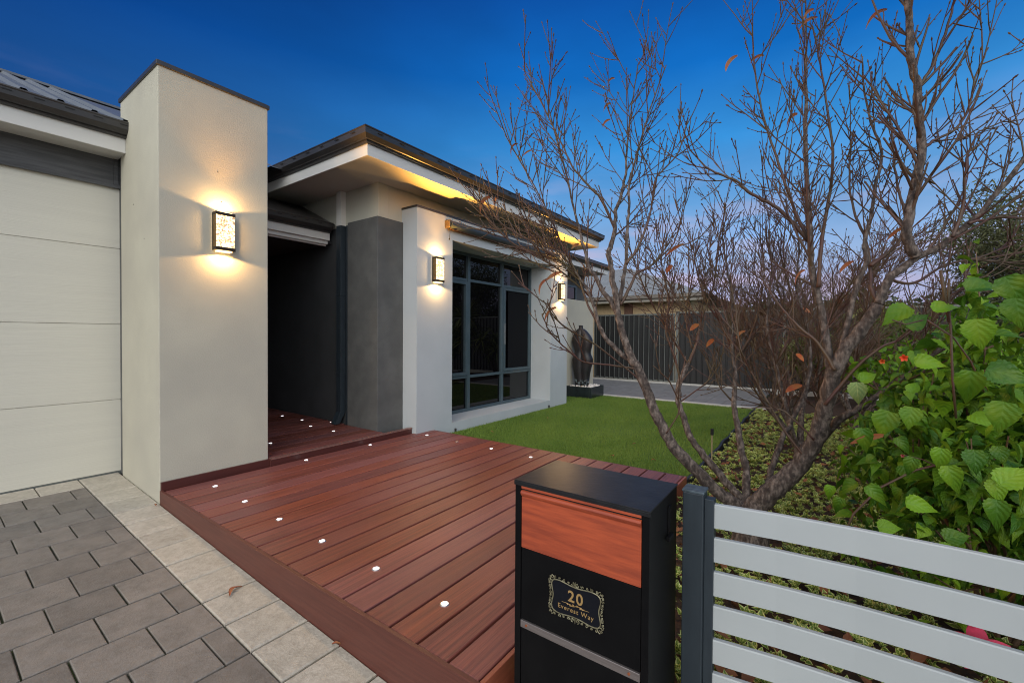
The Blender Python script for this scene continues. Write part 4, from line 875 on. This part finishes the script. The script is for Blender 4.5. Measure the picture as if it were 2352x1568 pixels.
# thick right-hand stem and its leaders
limb(tk, tw, uvp([(1705,1190),(1740,1160),(1773,1128),(1821,1084),(1857,1036),(1882,985),(1898,920),(1918,850),(1947,794),(1984,750),(2018,698)], 2.54, 2.12), .072, .027, 2, n=14)
limb(tk, tw, uvp([(1860,1036),(1905,985),(1940,955),(1985,930),(2040,890),(2095,850),(2160,800)], 2.45, 2.0), .032, .006, .55, .09, (.16,.36), n=9)
limb(tk, tw, uvp([(2018,698),(2042,640),(2077,613),(2108,589),(2151,571),(2188,544),(2225,513),(2254,489),(2280,454),(2320,409),(2352,364),(2420,280),(2500,200)], 2.12, 1.95), .023, .008, .25, .09, (.20,.5), n=10)
RB = [
 ([(2105,590),(2088,560),(2082,529),(2090,484),(2100,436),(2108,396),(2117,340),(2107,241),(2109,196),(2096,156),(2089,93),(2088,37),(2080,-60)], 2.06, 2.0, .0265,.0145, .1, (.16,.42), .085),
 ([(2109,200),(2140,156),(2166,93),(2185,30),(2200,-40)], 2.02, 1.95, .009,.004, .1, (.12,.34), .09),
 ([(1912,860),(1899,794),(1888,720),(1869,646),(1862,572),(1858,498),(1852,400),(1850,310),(1852,238),(1852,167),(1852,95),(1850,0)], 2.28, 2.5, .026,.004, .25, (.16,.42), .085),
 ([(1859,556),(1789,480),(1726,446),(1691,415),(1643,396),(1614,377),(1576,332)], 2.4, 2.5, .012,.003, .15, (.16,.40), .10),
 ([(1861,560),(1820,470),(1790,380),(1760,290),(1735,180),(1728,60)], 2.4, 2.55, .011,.003, .15, (.14,.36), .10),
 ([(1880,660),(1885,581),(1896,500),(1911,407),(1911,326),(1896,222),(1881,130),(1866,60)], 2.3, 2.4, .012,.003, .2, (.14,.38), .09),
 ([(1925,835),(1966,664),(1990,600),(1985,560),(2000,500),(2010,430),(2026,352),(2000,280),(1985,200),(1981,130)], 2.22, 2.3, .016,.003, .3, (.14,.38), .09),
 ([(2000,610),(2060,560),(2080,500),(2060,420),(2050,330),(2040,230)], 2.2, 2.35, .011,.003, .2, (.14,.36), .09),
 ([(2018,698),(2000,660),(1999,627),(1988,553),(1960,480),(1950,400),(1960,300)], 2.14, 2.4, .013,.003, .25, (.14,.36), .09),
 ([(2118,345),(2150,320),(2190,300),(2225,250),(2240,180),(2270,110)], 2.04, 2.1, .008,.003, .1, (.14,.36), .09),
 ([(2188,544),(2210,480),(2215,420),(2225,350),(2250,300)], 2.0, 2.1, .009,.003, .1, (.14,.34), .08),
 ([(2225,513),(2290,500),(2352,498),(2420,470)], 1.98, 2.0, .008,.004, .2, (.14,.34), .08),
 ([(1918,850),(1880,790),(1830,745),(1790,700),(1750,640)], 2.2, 2.5, .010,.003, .2, (.14,.36), .08),
 ([(1895,930),(1960,850),(2020,800),(2080,770),(2150,700),(2220,660)], 2.2, 2.0, .010,.003, .3, (.14,.34), .09),
 ([(2042,640),(2100,650),(2170,610),(2250,590),(2330,560)], 2.1, 2.2, .009,.003, .2, (.14,.36), .08),
 ([(1870,1010),(1820,960),(1790,940),(1740,935)], 2.3, 2.4, .006,.002, .4, (.08,.2), .12),
 ([(1850,1050),(1800,985),(1740,880),(1700,800),(1690,700)], 2.35, 2.6, .008,.0025, .3, (.14,.34), .09),
]
for seq, d0, d1, r0, r1, st0, tl, gap in RB: limb(tk, tw, uvp(seq, d0, d1), r0, r1, st0, gap, tl, n=8)
obj('trunk', tk, M['bark'], ta, smooth=True); obj('crown', tw.mb, M['twig'], ta, smooth=True)
for u, v, d, ln, w_, az, c_ in [(1694,128,2.5,.085,.022,1.8,.9),(1755,128,2.5,.11,.016,2.6,.5),(1870,22,2.4,.10,.018,2.4,.9),(1878,40,2.4,.13,.016,2.4,.6),(2038,22,2.1,.13,.018,2.3,.7),
   (1190,330,3.0,.10,.015,2.7,1.1),(1222,345,3.0,.06,.012,2.2,.5),(1128,452,2.9,.12,.028,2.6,1.0),(1140,455,2.9,.05,.02,1,.4),(1412,180,2.8,.07,.014,2.7,.7),(1404,238,2.8,.08,.016,2.7,.8),(1402,275,2.8,.07,.015,2.5,.8),
   (1832,262,2.45,.10,.024,2.5,.8),(1262,640,2.6,.10,.018,2.4,1.0),(1278,706,2.5,.09,.02,2.5,.8),(1290,625,2.6,.09,.022,2.0,.4),(1570,560,2.8,.12,.02,1.2,.3),(1850,620,2.3,.09,.02,2.4,.9),(2106,440,2.1,.08,.013,2.4,.9),(2082,520,2.1,.08,.016,1,.5),
   (1640,780,2.7,.10,.028,.6,.3),(1605,745,2.8,.07,.03,1,.4),(1842,885,2.2,.08,.03,1,.4),(1330,560,2.9,.05,.018,2,.5),(1545,610,2.9,.06,.03,1,.5),(1712,760,2.6,.06,.02,2,.7),(1960,600,2.3,.07,.02,1,.6)]:
    leaf_hang(ta, at(u, v, d), ln, w_, az, 'dryleaf', c_)

def vase_tree(label, base, stems, height, spread, seed, thick=.03, dens=1.0, twl=(.16,.42)):
    random.seed(seed); t = thing('bare_tree', label, 'tree', base, 'leafless trees in the garden bed'); tk, tw = MB(), Twigs(); B_ = Vector(base)
    tk.tube([B_+Vector((0,0,-.08)), B_+Vector((.01,0,.06)), B_+Vector((0,.01,.2))], [thick*2.3, thick*1.9, thick*1.5], 10)
    for k in range(stems):
        an = 2*math.pi*(k+random.uniform(-.25,.25))/stems; sp_ = spread*random.uniform(.6,1.05); h_ = height*random.uniform(.72,1); P = [B_+Vector((0,0,.08))]; nseg = 7
        for i in range(1, nseg+1):
            q = i/nseg; r_ = sp_*(q**.8); P.append(B_+Vector((math.cos(an)*r_+random.gauss(0,.05), math.sin(an)*r_+random.gauss(0,.05), .1+h_*q)))
        limb(tk, tw, P, thick*random.uniform(.8,1.1), .005, .22, .060/dens, twl, n=8)
        for j in range(4):
            q = random.randint(2,5); an2 = an+random.uniform(-1.6,1.6); ln = random.uniform(.5,.9)*height*.5
            P2_ = [P[q]+Vector((math.cos(an2)*ln*.55*s_, math.sin(an2)*ln*.55*s_, ln*.85*s_))+Vector((random.gauss(0,.03),random.gauss(0,.03),0))*(s_>0) for s_ in (0,.33,.66,1)]
            limb(tk, tw, P2_, thick*.42, .003, .12, .058/dens, (twl[0]*.8, twl[1]*.8), n=6)
    obj('trunk', tk, M['bark'], t, smooth=True); obj('crown', tw.mb, M['twig'], t, smooth=True); return t
tb = vase_tree('bare bushy tree behind the nearest one, in front of the charcoal side fence', (6.1,-1.45,-.04), 7, 2.25, 1.05, 11, .034, .9)
tc_ = vase_tree('smallest bare tree, farthest along the bed by the pale path kerb', (8.3,-2.0,-.04), 6, 2.2, 1.15, 23, .032, .8)
for k in range(9):
    p = Vector((random.uniform(5.3,6.9), random.uniform(-2.1,-.9), random.uniform(.9,2.0))); leaf_hang(tb, p, random.uniform(.06,.1), .035, random.uniform(0,6), 'dryleaf', .5)
random.seed(99)

# ------------------------------------------------------------------ leaf templates
def leaf_template(n=8, width=.5, serr=.06, droop=.25, fold=.12, tip=.0):
    """leaf along +Y length 1; verts left/mid-left/centre/mid-right/right per row; uv x = -1..1, y = 0..1"""
    V_ = []; U_ = []; F_ = []
    for i in range(n+1):
        t = i/n; w_ = width*(math.sin(math.pi*min(1,t**.58))**(.85+.5*t))*.5+.001
        if i == n: w_ = .004
        if 0 < i < n: w_ *= 1+serr*(1 if i % 2 else -1)
        z = -droop*t*t
        for q in (-1,-.55,0,.55,1):
            V_.append((w_*q, t-(.035*abs(q) if i % 2 and serr else 0), z+fold*abs(q)*w_*2*.5 - .010*math.sin(t*9)*abs(q)*(1 if serr else 0))); U_.append((q, t))
    for i in range(n):
        for k in range(4): F_.append((i*5+k, i*5+k+1, (i+1)*5+k+1, (i+1)*5+k))
    return V_, F_, U_
HL = leaf_template(18, .76, .06, .32, .22); HL2 = leaf_template(18, .66, .05, .75, .55)
SL = leaf_template(4, .62, 0, -.25, .5)
# ------------------------------------------------------------------ hibiscus in the foreground
def shrub(name, label, cat, base, rx, ry, h, nleaf, size, lm, seed, stems=14, z0=.15, tmpl=None, flowers=None, group=None, lop=1.0):
    random.seed(seed); r2 = np.random.default_rng(seed); t = thing(name, label, cat, base, group); sb = MB(); B_ = Vector(base); P_ = []
    tips = []
    for k in range(stems):
        an = random.uniform(0, 6.283); q = math.sqrt(random.random()); e = B_+Vector((math.cos(an)*rx*q, math.sin(an)*ry*q, h*random.uniform(.55,1.0)*(1-.35*q*q)))
        mid = B_.lerp(e, .5)+Vector((0,0,.08)); P = smooth_path([B_+Vector((random.gauss(0,.04),random.gauss(0,.04),0)), mid, e], 5); sb.tube(P, [.011-.008*i/(len(P)-1) for i in range(len(P))], 6)
        for j in range(8):
            i = random.randint(3, len(P)-2); d = perturb((P[i+1]-P[i]).normalized(), .55); ln = random.uniform(.15,.45)*h*.6; Q = [P[i], P[i]+d*ln*.5, P[i]+(d+Vector((0,0,.25)))*ln]; sb.tube(Q, [.005,.004,.0022], 5, cap=False); tips.append(Q)
    obj('stem', sb, mat(name+'_stem', (.11,.05,.03), .7, (.16,.11,.06), 12), t, smooth=True)
    T = []
    for i in range(nleaf):
        if random.random() < .6 and tips:
            Q = random.choice(tips); s_ = random.random(); p = Q[1].lerp(Q[2], s_)+Vector((random.gauss(0,.03),random.gauss(0,.03),random.gauss(0,.03)))
        else:
            while True:
                x, y, z = random.uniform(-1,1), random.uniform(-1,1), random.uniform(0,1)
                if .30 < x*x+y*y+z*z < 1.0: break
            p = B_+Vector((x*rx, y*ry, z0+z*(h-z0)))
        if p.x < 2.32: p.x = 2.32+random.random()*.25
        if name == 'hibiscus' and p.x < 4 and p.z < .5 and random.random() < .5: p.z += .4
        T.append(p)
    T = np.array([tuple(p) for p in T]); tm = tmpl or HL
    M_ = rots(nleaf, (-65,15), roll=40, scale=(size*.55, size*1.1))
    tint = np.clip(r2.random(nleaf)**1.8*.85+.15*(T[:,2]-base[2])/h, 0, 1)
    M_ = M_*np.stack([r2.uniform(.68,1.12,nleaf), np.ones(nleaf), np.ones(nleaf)], 1)[:, None, :]*r2.uniform(.6,1.12,nleaf)[:, None, None]
    h_ = int(nleaf*.55)
    scatter('foliage', tm[0], tm[1], M_[:h_], T[:h_], lm, parent=t, uv=tm[2], tint=tint[:h_], origin=ORG[t.name])
    scatter('foliage', HL2[0], HL2[1], M_[h_:], T[h_:], lm, parent=t, uv=HL2[2], tint=tint[h_:], origin=ORG[t.name]); return t
hib = shrub('hibiscus', 'large-leaved bright green hibiscus bush just behind the slat fence', 'shrub', (3.36,-2.24,-.05), .62, .56, 1.50, 5800, .080, M['hib'], 5, stems=18)
shrub('hibiscus', 'green hibiscus bush further back, its leaves smaller, beyond the nearest bush', 'shrub', (5.0,-2.62,-.05), .75, .70, 1.35, 3200, .08, M['hib'], 8, stems=14)
# single leaves that stand clear of the bush, turned to the photographer
def single_leaf(u, v, d, size, ang, tilt, m_='hib', face=.0, parent=hib):
    size *= .68; c = at(u, v, d); n_ = (CAM-c).normalized(); n_ = (n_+Vector((0,0,tilt))).normalized(); up = (Uv*math.cos(R(ang))+Rv*math.sin(R(ang))); up = (up-n_*up.dot(n_)).normalized(); s_ = up.cross(n_)
    Mx = np.array([[s_.x,up.x,n_.x],[s_.y,up.y,n_.y],[s_.z,up.z,n_.z]])*size; b0 = c-up*size*.5
    q_ = HL if random.random() < .6 else HL2
    return scatter('leaf', q_[0], q_[1], Mx[None], np.array([[b0.x,b0.y,b0.z]]), M[m_], parent=parent, uv=q_[2], tint=np.array([random.uniform(.1,.9)]), origin=ORG[parent.name])
for a in [(1970,905,1.95,.16,175,.0,'hib_pale'),(1996,862,2.0,.13,60,.3),(2055,722,1.75,.17,-105,.8),(2110,735,1.7,.13,60,.2),(2100,885,1.75,.10,30,.3),(2225,890,1.45,.17,190,.1),(2090,960,1.6,.13,190,.3),
          (2030,975,1.7,.17,200,.1),(2075,1020,1.7,.10,150,.5),(2160,1055,1.35,.11,185,.2),(2190,1100,1.3,.12,160,.2),(2240,1060,1.3,.11,175,.3),(2090,1070,1.4,.09,200,.2),(1985,1010,1.7,.14,170,.2),
          (1905,1130,1.8,.09,190,.2),(1925,1160,1.75,.10,200,.1),(2015,1135,1.5,.11,140,.3),(2045,1210,1.45,.10,100,.3),(2270,650,1.5,.18,95,.9),(2330,668,1.4,.16,150,.2),(2340,720,1.35,.15,170,.2),(2175,700,1.6,.13,80,.6),
          (2300,960,1.3,.15,190,.1),(2250,770,1.4,.16,170,.1),(2320,860,1.3,.15,120,.4),(2140,830,1.6,.14,100,.4),(2120,1160,1.35,.12,110,.3),(2290,1180,1.2,.12,180,.3),(2200,1230,1.25,.10,90,.5),(2330,1090,1.2,.13,60,.3)]:
    single_leaf(*a[:6], *(a[6:7]))
for pts_, r_ in [([(2196,960),(2188,870),(2184,760),(2178,690),(2180,640)], .0042), ([(2130,735),(2190,775),(2230,830),(2260,900)], .003), ([(2160,620),(2170,680),(2180,740)], .005),
                 ([(2075,1045),(2120,1055),(2160,1075),(2200,1100)], .0022), ([(1930,1250),(1960,1180),(2020,1120),(2100,1080),(2180,1060)], .004), ([(2120,735),(2080,745),(2050,735)], .0025)]:
    b = MB(); b.tube([at(u, v, 1.62) for u, v in pts_], r_, 6); obj('stem', b, M['twig'], hib, smooth=True)
def flower(name, p, size, c, n=5, seed=1, closed=0.0):
    b = MB(); random.seed(seed); ax = (CAM-p).normalized(); a0 = ax.orthogonal().normalized(); b0 = ax.cross(a0)
    for k in range(n):
        an = 2*math.pi*k/n; d = a0*math.cos(an)+b0*math.sin(an); s_ = ax.cross(d); rows = []
        for i in range(7):
            t = i/6; w_ = size*.55*math.sin(math.pi*min(.98,t*.8+.12)); q = p+d*size*t*(1-closed*.75)+ax*size*(.35*t*(1-t)*2+closed*t*1.2)
            rows += [q-s_*w_*(1-closed*.5)*.6+ax*random.gauss(0,size*.03), q+ax*size*.05, q+s_*w_*(1-closed*.5)*.6+ax*random.gauss(0,size*.03)]
        b.add(rows, [(3*i+j,3*i+j+1,3*i+j+4,3*i+j+3) for i in range(6) for j in range(2)])
    return obj(name, b, mat(name+'_petal', c, .6, tuple(q*.6 for q in c), 30), hib, smooth=True)
flower('bud', at(2073,1046,1.4), .014, (.42,.10,.09), 5, 2, .85)
flower('flower', at(2076,822,1.8), .026, (.75,.08,.02), 5, 3, .55); flower('flower', at(2026,830,2.0), .024, (.65,.12,.02), 5, 4, .65); flower('flower', at(2250,1490,1.28), .07, (.65,.03,.10), 5, 5, .0)
leaf_hang(hib, at(2030,1000,1.7), .10, .035, 2.0, 'dryleaf', .2)
# ------------------------------------------------------------------ ground cover, litter
def rosette(nl=7):
    V_, F_, U_ = [], [], []
    b0 = leaf_template(4, .72, 0, -.12, .35)
    for k in range(nl):
        an = 2.4*k; ti = R(18+7*k); sc_ = 1-.09*k; c_, s_ = math.cos(an), math.sin(an); o_ = len(V_)
        for x, y, z in b0[0]:
            x, y, z = x*sc_, (y+.12)*sc_, z*sc_; y, z = y*math.cos(ti)-z*math.sin(ti), y*math.sin(ti)+z*math.cos(ti)+.05*k; V_.append((x*c_-y*s_, x*s_+y*c_, z))
        F_ += [tuple(q+o_ for q in f) for f in b0[1]]; U_ += b0[2]
    return V_, F_, U_
RO = rosette()
def cover(n, size, xr, yr, label, lm, thin=.35):
    x = xr[0]+(xr[1]-xr[0])*rng.random(n)**1.35; y = rng.uniform(*yr, n)
    keep = (np.hypot(x-3.56, y+1.29) > .10)&~((x < 2.13)&(y > -1.28)&(y<-.78)); f_ = .5+.5*np.sin(x*5+np.sin(y*4)*1.5)*np.sin(y*6.3+x*2)
    keep &= rng.random(n) < (thin+.8*f_); x, y, f_ = x[keep], y[keep], f_[keep]; n = len(x)
    y = np.minimum(y, -.70); z = -.035+f_*.035+rng.uniform(0,.02,n)
    Mz = rots(n, (-32,32), roll=32, scale=(size*.65,size*1.2))
    o = scatter('ground_cover', RO[0], RO[1], Mz, np.stack([x,y,z],1), lm, uv=RO[2], kind='stuff', tint=rng.random(n))
    return tag(o, label, 'ground cover')
cover(12500, .041, (1.95,9.2), (-4.3,-.70), 'cream-edged variegated ground cover carpeting the garden bed', M['cover'])
cover(1500, .045, (4.2,9.2), (-3.2,-.75), 'yellow-green low plants among the variegated ground cover', M['cover2'])
n = 2600; x = rng.uniform(1.85,9.2,n); y = rng.uniform(-4.2,-.7,n)
o = scatter('leaf_litter', SL[0], SL[1], rots(n, (-25,35), roll=50, scale=(.03,.075)), np.stack([x,y,rng.uniform(-.04,.03,n)],1), M['litter'], uv=SL[2], kind='stuff', tint=rng.random(n)); tag(o, 'reddish brown fallen leaves scattered over the bed', 'leaf litter')
# garden stake
gs = thing('garden_stake', 'thin pale garden stake with a black cap at the lawn edge', 'stake', (5.0,-.80,-.05))
b = MB(); b.tube([(5.0,-.80,-.1),(5.0,-.80,.355)], .006, 8); obj('rod', b, mat('stake_wood', (.30,.24,.13), .7), gs)
b = MB(); b.tube([(5.0,-.80,.345),(5.0,-.80,.40)], .014, 12); obj('cap', b, M['slot'], gs)
def fallen(p, ln, az, label, m_='dryleaf'):
    b = MB(); n = 8; L_ = []; c_, s_ = math.cos(az), math.sin(az); P = Vector(p)
    for i in range(n+1):
        t = i/n; w_ = ln*.14*math.sin(math.pi*min(.97,t*.92+.06)); cx_ = ln*(t-.5); cy_ = ln*.25*math.sin(math.pi*t); h_ = .003+.012*math.sin(math.pi*t)
        for q in (-1,0,1):
            x_, y_ = cx_, cy_+q*w_; L_.append(P+Vector((x_*c_-y_*s_, x_*s_+y_*c_, h_+(.006 if q else 0))))
    b.add(L_, [(3*i+k,3*i+k+1,3*i+k+4,3*i+k+3) for i in range(n) for k in range(2)]); return tag(obj('fallen_leaf', b, M[m_], smooth=True), label, 'leaf', 'single fallen leaves')
fallen((1.655,.83,pz(.83)), .085, .5, 'curled brown leaf on the cream paver edge beside the deck')
fallen((1.76,.10,pz(.1)), .04, 2.2, 'small dark leaf against the deck fascia on the cream pavers')
fallen((1.745,2.36,pz(2.36)), .035, 1.2, 'small brown leaf at the foot of the tall pillar')
for i, (x, y, lb) in enumerate([(6.35,1.75,'orange leaf on the lawn below the big window'),(5.1,1.85,'pale curled leaf on the lawn near the window sill'),(5.6,.15,'dark leaf on the lawn behind the leaning tree stem'),(4.95,.15,'yellow leaf on the lawn near the deck edge'),(5.05,-.25,'green-yellow leaf on the lawn close to the black edging'),(5.9,-.45,'brown leaf on the lawn beside the garden stake')]):
    fallen((x, y, -.005), .05, i*1.3, lb)
b = MB()
for x, y, r_ in ((4.86,2.27,.018),(7.25,2.27,.018)):
    b = MB(); b.tube([(x,y,-.02),(x,y,.02)], r_*.7, 10); b.tube([(x,y,.02),(x,y,.035)], [r_,r_*.5], 10); tag(obj('lawn_peg', b, M['rubber']), 'small black peg at the foot of the pale wall, %s' % ('window left side' if x < 6 else 'window right side'), 'peg', 'black pegs at the wall foot')

# ------------------------------------------------------------------ shrubs by the far fence, trees beyond
random.seed(31)
ST = leaf_template(6, .10, 0, .55, .3)
def strap_plant(label, base, h, n, size):
    t = thing('strap_leaf_plant', label, 'plant', base, 'strap-leaved plants against the side fence'); b = MB(); B_ = Vector(base); heads = []
    for k in range(5):
        e = B_+Vector((random.uniform(-.4,.4), random.uniform(-.4,.4), h*random.uniform(.35,.95))); b.tube([B_, B_.lerp(e,.5)+Vector((0,0,.05)), e], [.03,.025,.02], 6); heads.append(e)
    obj('trunk', b, M['bark'], t, smooth=True); T = np.array([tuple(heads[i % 5]+Vector((random.gauss(0,.05),random.gauss(0,.05),random.gauss(0,.06)))) for i in range(n)])
    scatter('foliage', ST[0], ST[1], rots(n, (-35,80), roll=30, scale=(size*.7,size*1.1)), T, M['strap'], parent=t, uv=ST[2], tint=rng.random(n), origin=ORG[t.name])
strap_plant('spiky strap-leaved plant left of its twin by the fence end', (11.6,-1.3,-.05), 1.9, 260, .6)
strap_plant('spiky strap-leaved plant rising highest behind the bare trees', (11.2,-2.4,-.05), 2.4, 300, .65)
BL = leaf_template(4, .6, 0, .2, .3); CL = leaf_template(3, .22, 0, .2, .3)
def leafy(name, label, cat, base, rx, ry, h, n, size, lm, group=None, trunk=.05, clumps=14, lo=.2, tm=None):
    BL_ = tm or BL
    t = thing(name, label, cat, base, group); B_ = Vector(base); b = MB(); b.tube([B_+Vector((0,0,-.2)), B_+Vector((.05,0,h*.3)), B_+Vector((0,.05,h*.6))], [trunk*1.3, trunk, trunk*.5], 8); T = []
    C_ = []
    for k in range(clumps):
        an = random.uniform(0,6.283); q = math.sqrt(random.random())*.85; z = random.uniform(lo+.1,.92); e = B_+Vector((math.cos(an)*rx*q*math.sqrt(max(.05,1-(z-.45)**2*2.2)), math.sin(an)*ry*q*math.sqrt(max(.05,1-(z-.45)**2*2.2)), h*z)); C_.append((e, random.uniform(.28,.5)))
        b.tube([B_+Vector((0,0,h*min(z*.6,.5))), B_.lerp(e,.6)+Vector((0,0,h*.15)), e], [trunk*.4, trunk*.25, trunk*.08], 5, cap=False)
    obj('trunk', b, M['bark'], t, smooth=True)
    for i in range(n):
        e, r_ = C_[random.randrange(len(C_))]; v = Vector((random.gauss(0,1),random.gauss(0,1),random.gauss(0,.8))); v = v.normalized()*random.random()**.45*r_; T.append((e.x+v.x*rx, e.y+v.y*ry, max(e.z+v.z*h*.45, base[2]+.02)))
    T = np.array(T); scatter('crown', BL_[0], BL_[1], rots(n, (-70,70), roll=180, scale=(size*.6,size*1.2)), T, lm, parent=t, uv=BL_[2], tint=np.clip(rng.random(n)*.7+.3*(T[:,2]-base[2])/h,0,1), origin=ORG[t.name]); return t
leafy('leafy_shrub', 'dense mid-green shrub in front of the fence end, behind the bare trees', 'shrub', (10.6,-2.9,-.05), .9,.8,1.7, 2200, .10, M['bush'], 'leafy shrubs beyond the bare trees', .03)
leafy('leafy_shrub', 'bright green small-leaved shrub behind the hibiscus bushes', 'shrub', (6.9,-2.7,-.05), .9,.8,1.25, 3000, .075, M['hib'], 'leafy shrubs beyond the bare trees', .03)
leafy('leafy_shrub', 'low dark green shrub at the back corner of the bed', 'shrub', (9.2,-3.4,-.05), 1.1,.9,1.6, 2800, .08, M['bush'], 'leafy shrubs beyond the bare trees', .03)
leafy('feathery_tree', 'dark feathery evergreen tree rising at the right beyond the shrubs', 'tree', (14.6,-5.5,-.45), 2.2,2.0,5.2, 30000, .15, M['conifer'], None, .14, 46, .1, tm=CL)
leafy('leafy_shrub', 'tall grey-green shrub under the feathery evergreen tree', 'shrub', (13.2,-4.4,-.45), 1.5,1.0,2.5, 4000, .10, M['conifer'], 'leafy shrubs beyond the bare trees', .05)
far_l = ['dark round tree beyond the neighbour roof', 'dark tree on the skyline right of the steel fence', 'broad dark tree down the street', 'low dark tree by the far houses', 'dark tree behind the feathery evergreen', 'tall dark tree at the street bend', 'wide tree beyond the far white house', 'thin dark tree on the right skyline']
for i, (x, y, h_, r_) in enumerate([(36,2.5,5.2,3.0),(40,-3,5.5,3.4),(48,-7.5,6.5,4),(38,-8.5,4.4,3),(26,-11,5.5,3),(60,-15,8,5),(75,-26,9,7),(34,-17.5,5,3)]):
    leafy('far_tree', far_l[i], 'tree', (x, y, -.5), r_, r_, h_*.78, 2600, .42, M['fartree'], 'dark trees on the skyline', .25, 18, .15)
# park side of the street: seen mirrored in the window
pl_ = ['nearest', 'second', 'third', 'fourth', 'fifth', 'sixth', 'seventh']
for i, (x, y, h_, r_) in enumerate([(9,-20,8.5,4),(15,-24,10,5),(22,-21,8,4),(30,-27,10,5.5),(19,-32,11,5),(2,-24,9,4.5),(40,-30,9,5)]):
    leafy('park_tree', '%s dark park tree across the street, mirrored in the window panes' % pl_[i], 'tree', (x, y, -.5), r_, r_, h_, 2200, .5, M['fartree'], 'park trees across the street', .3, 16, .25)
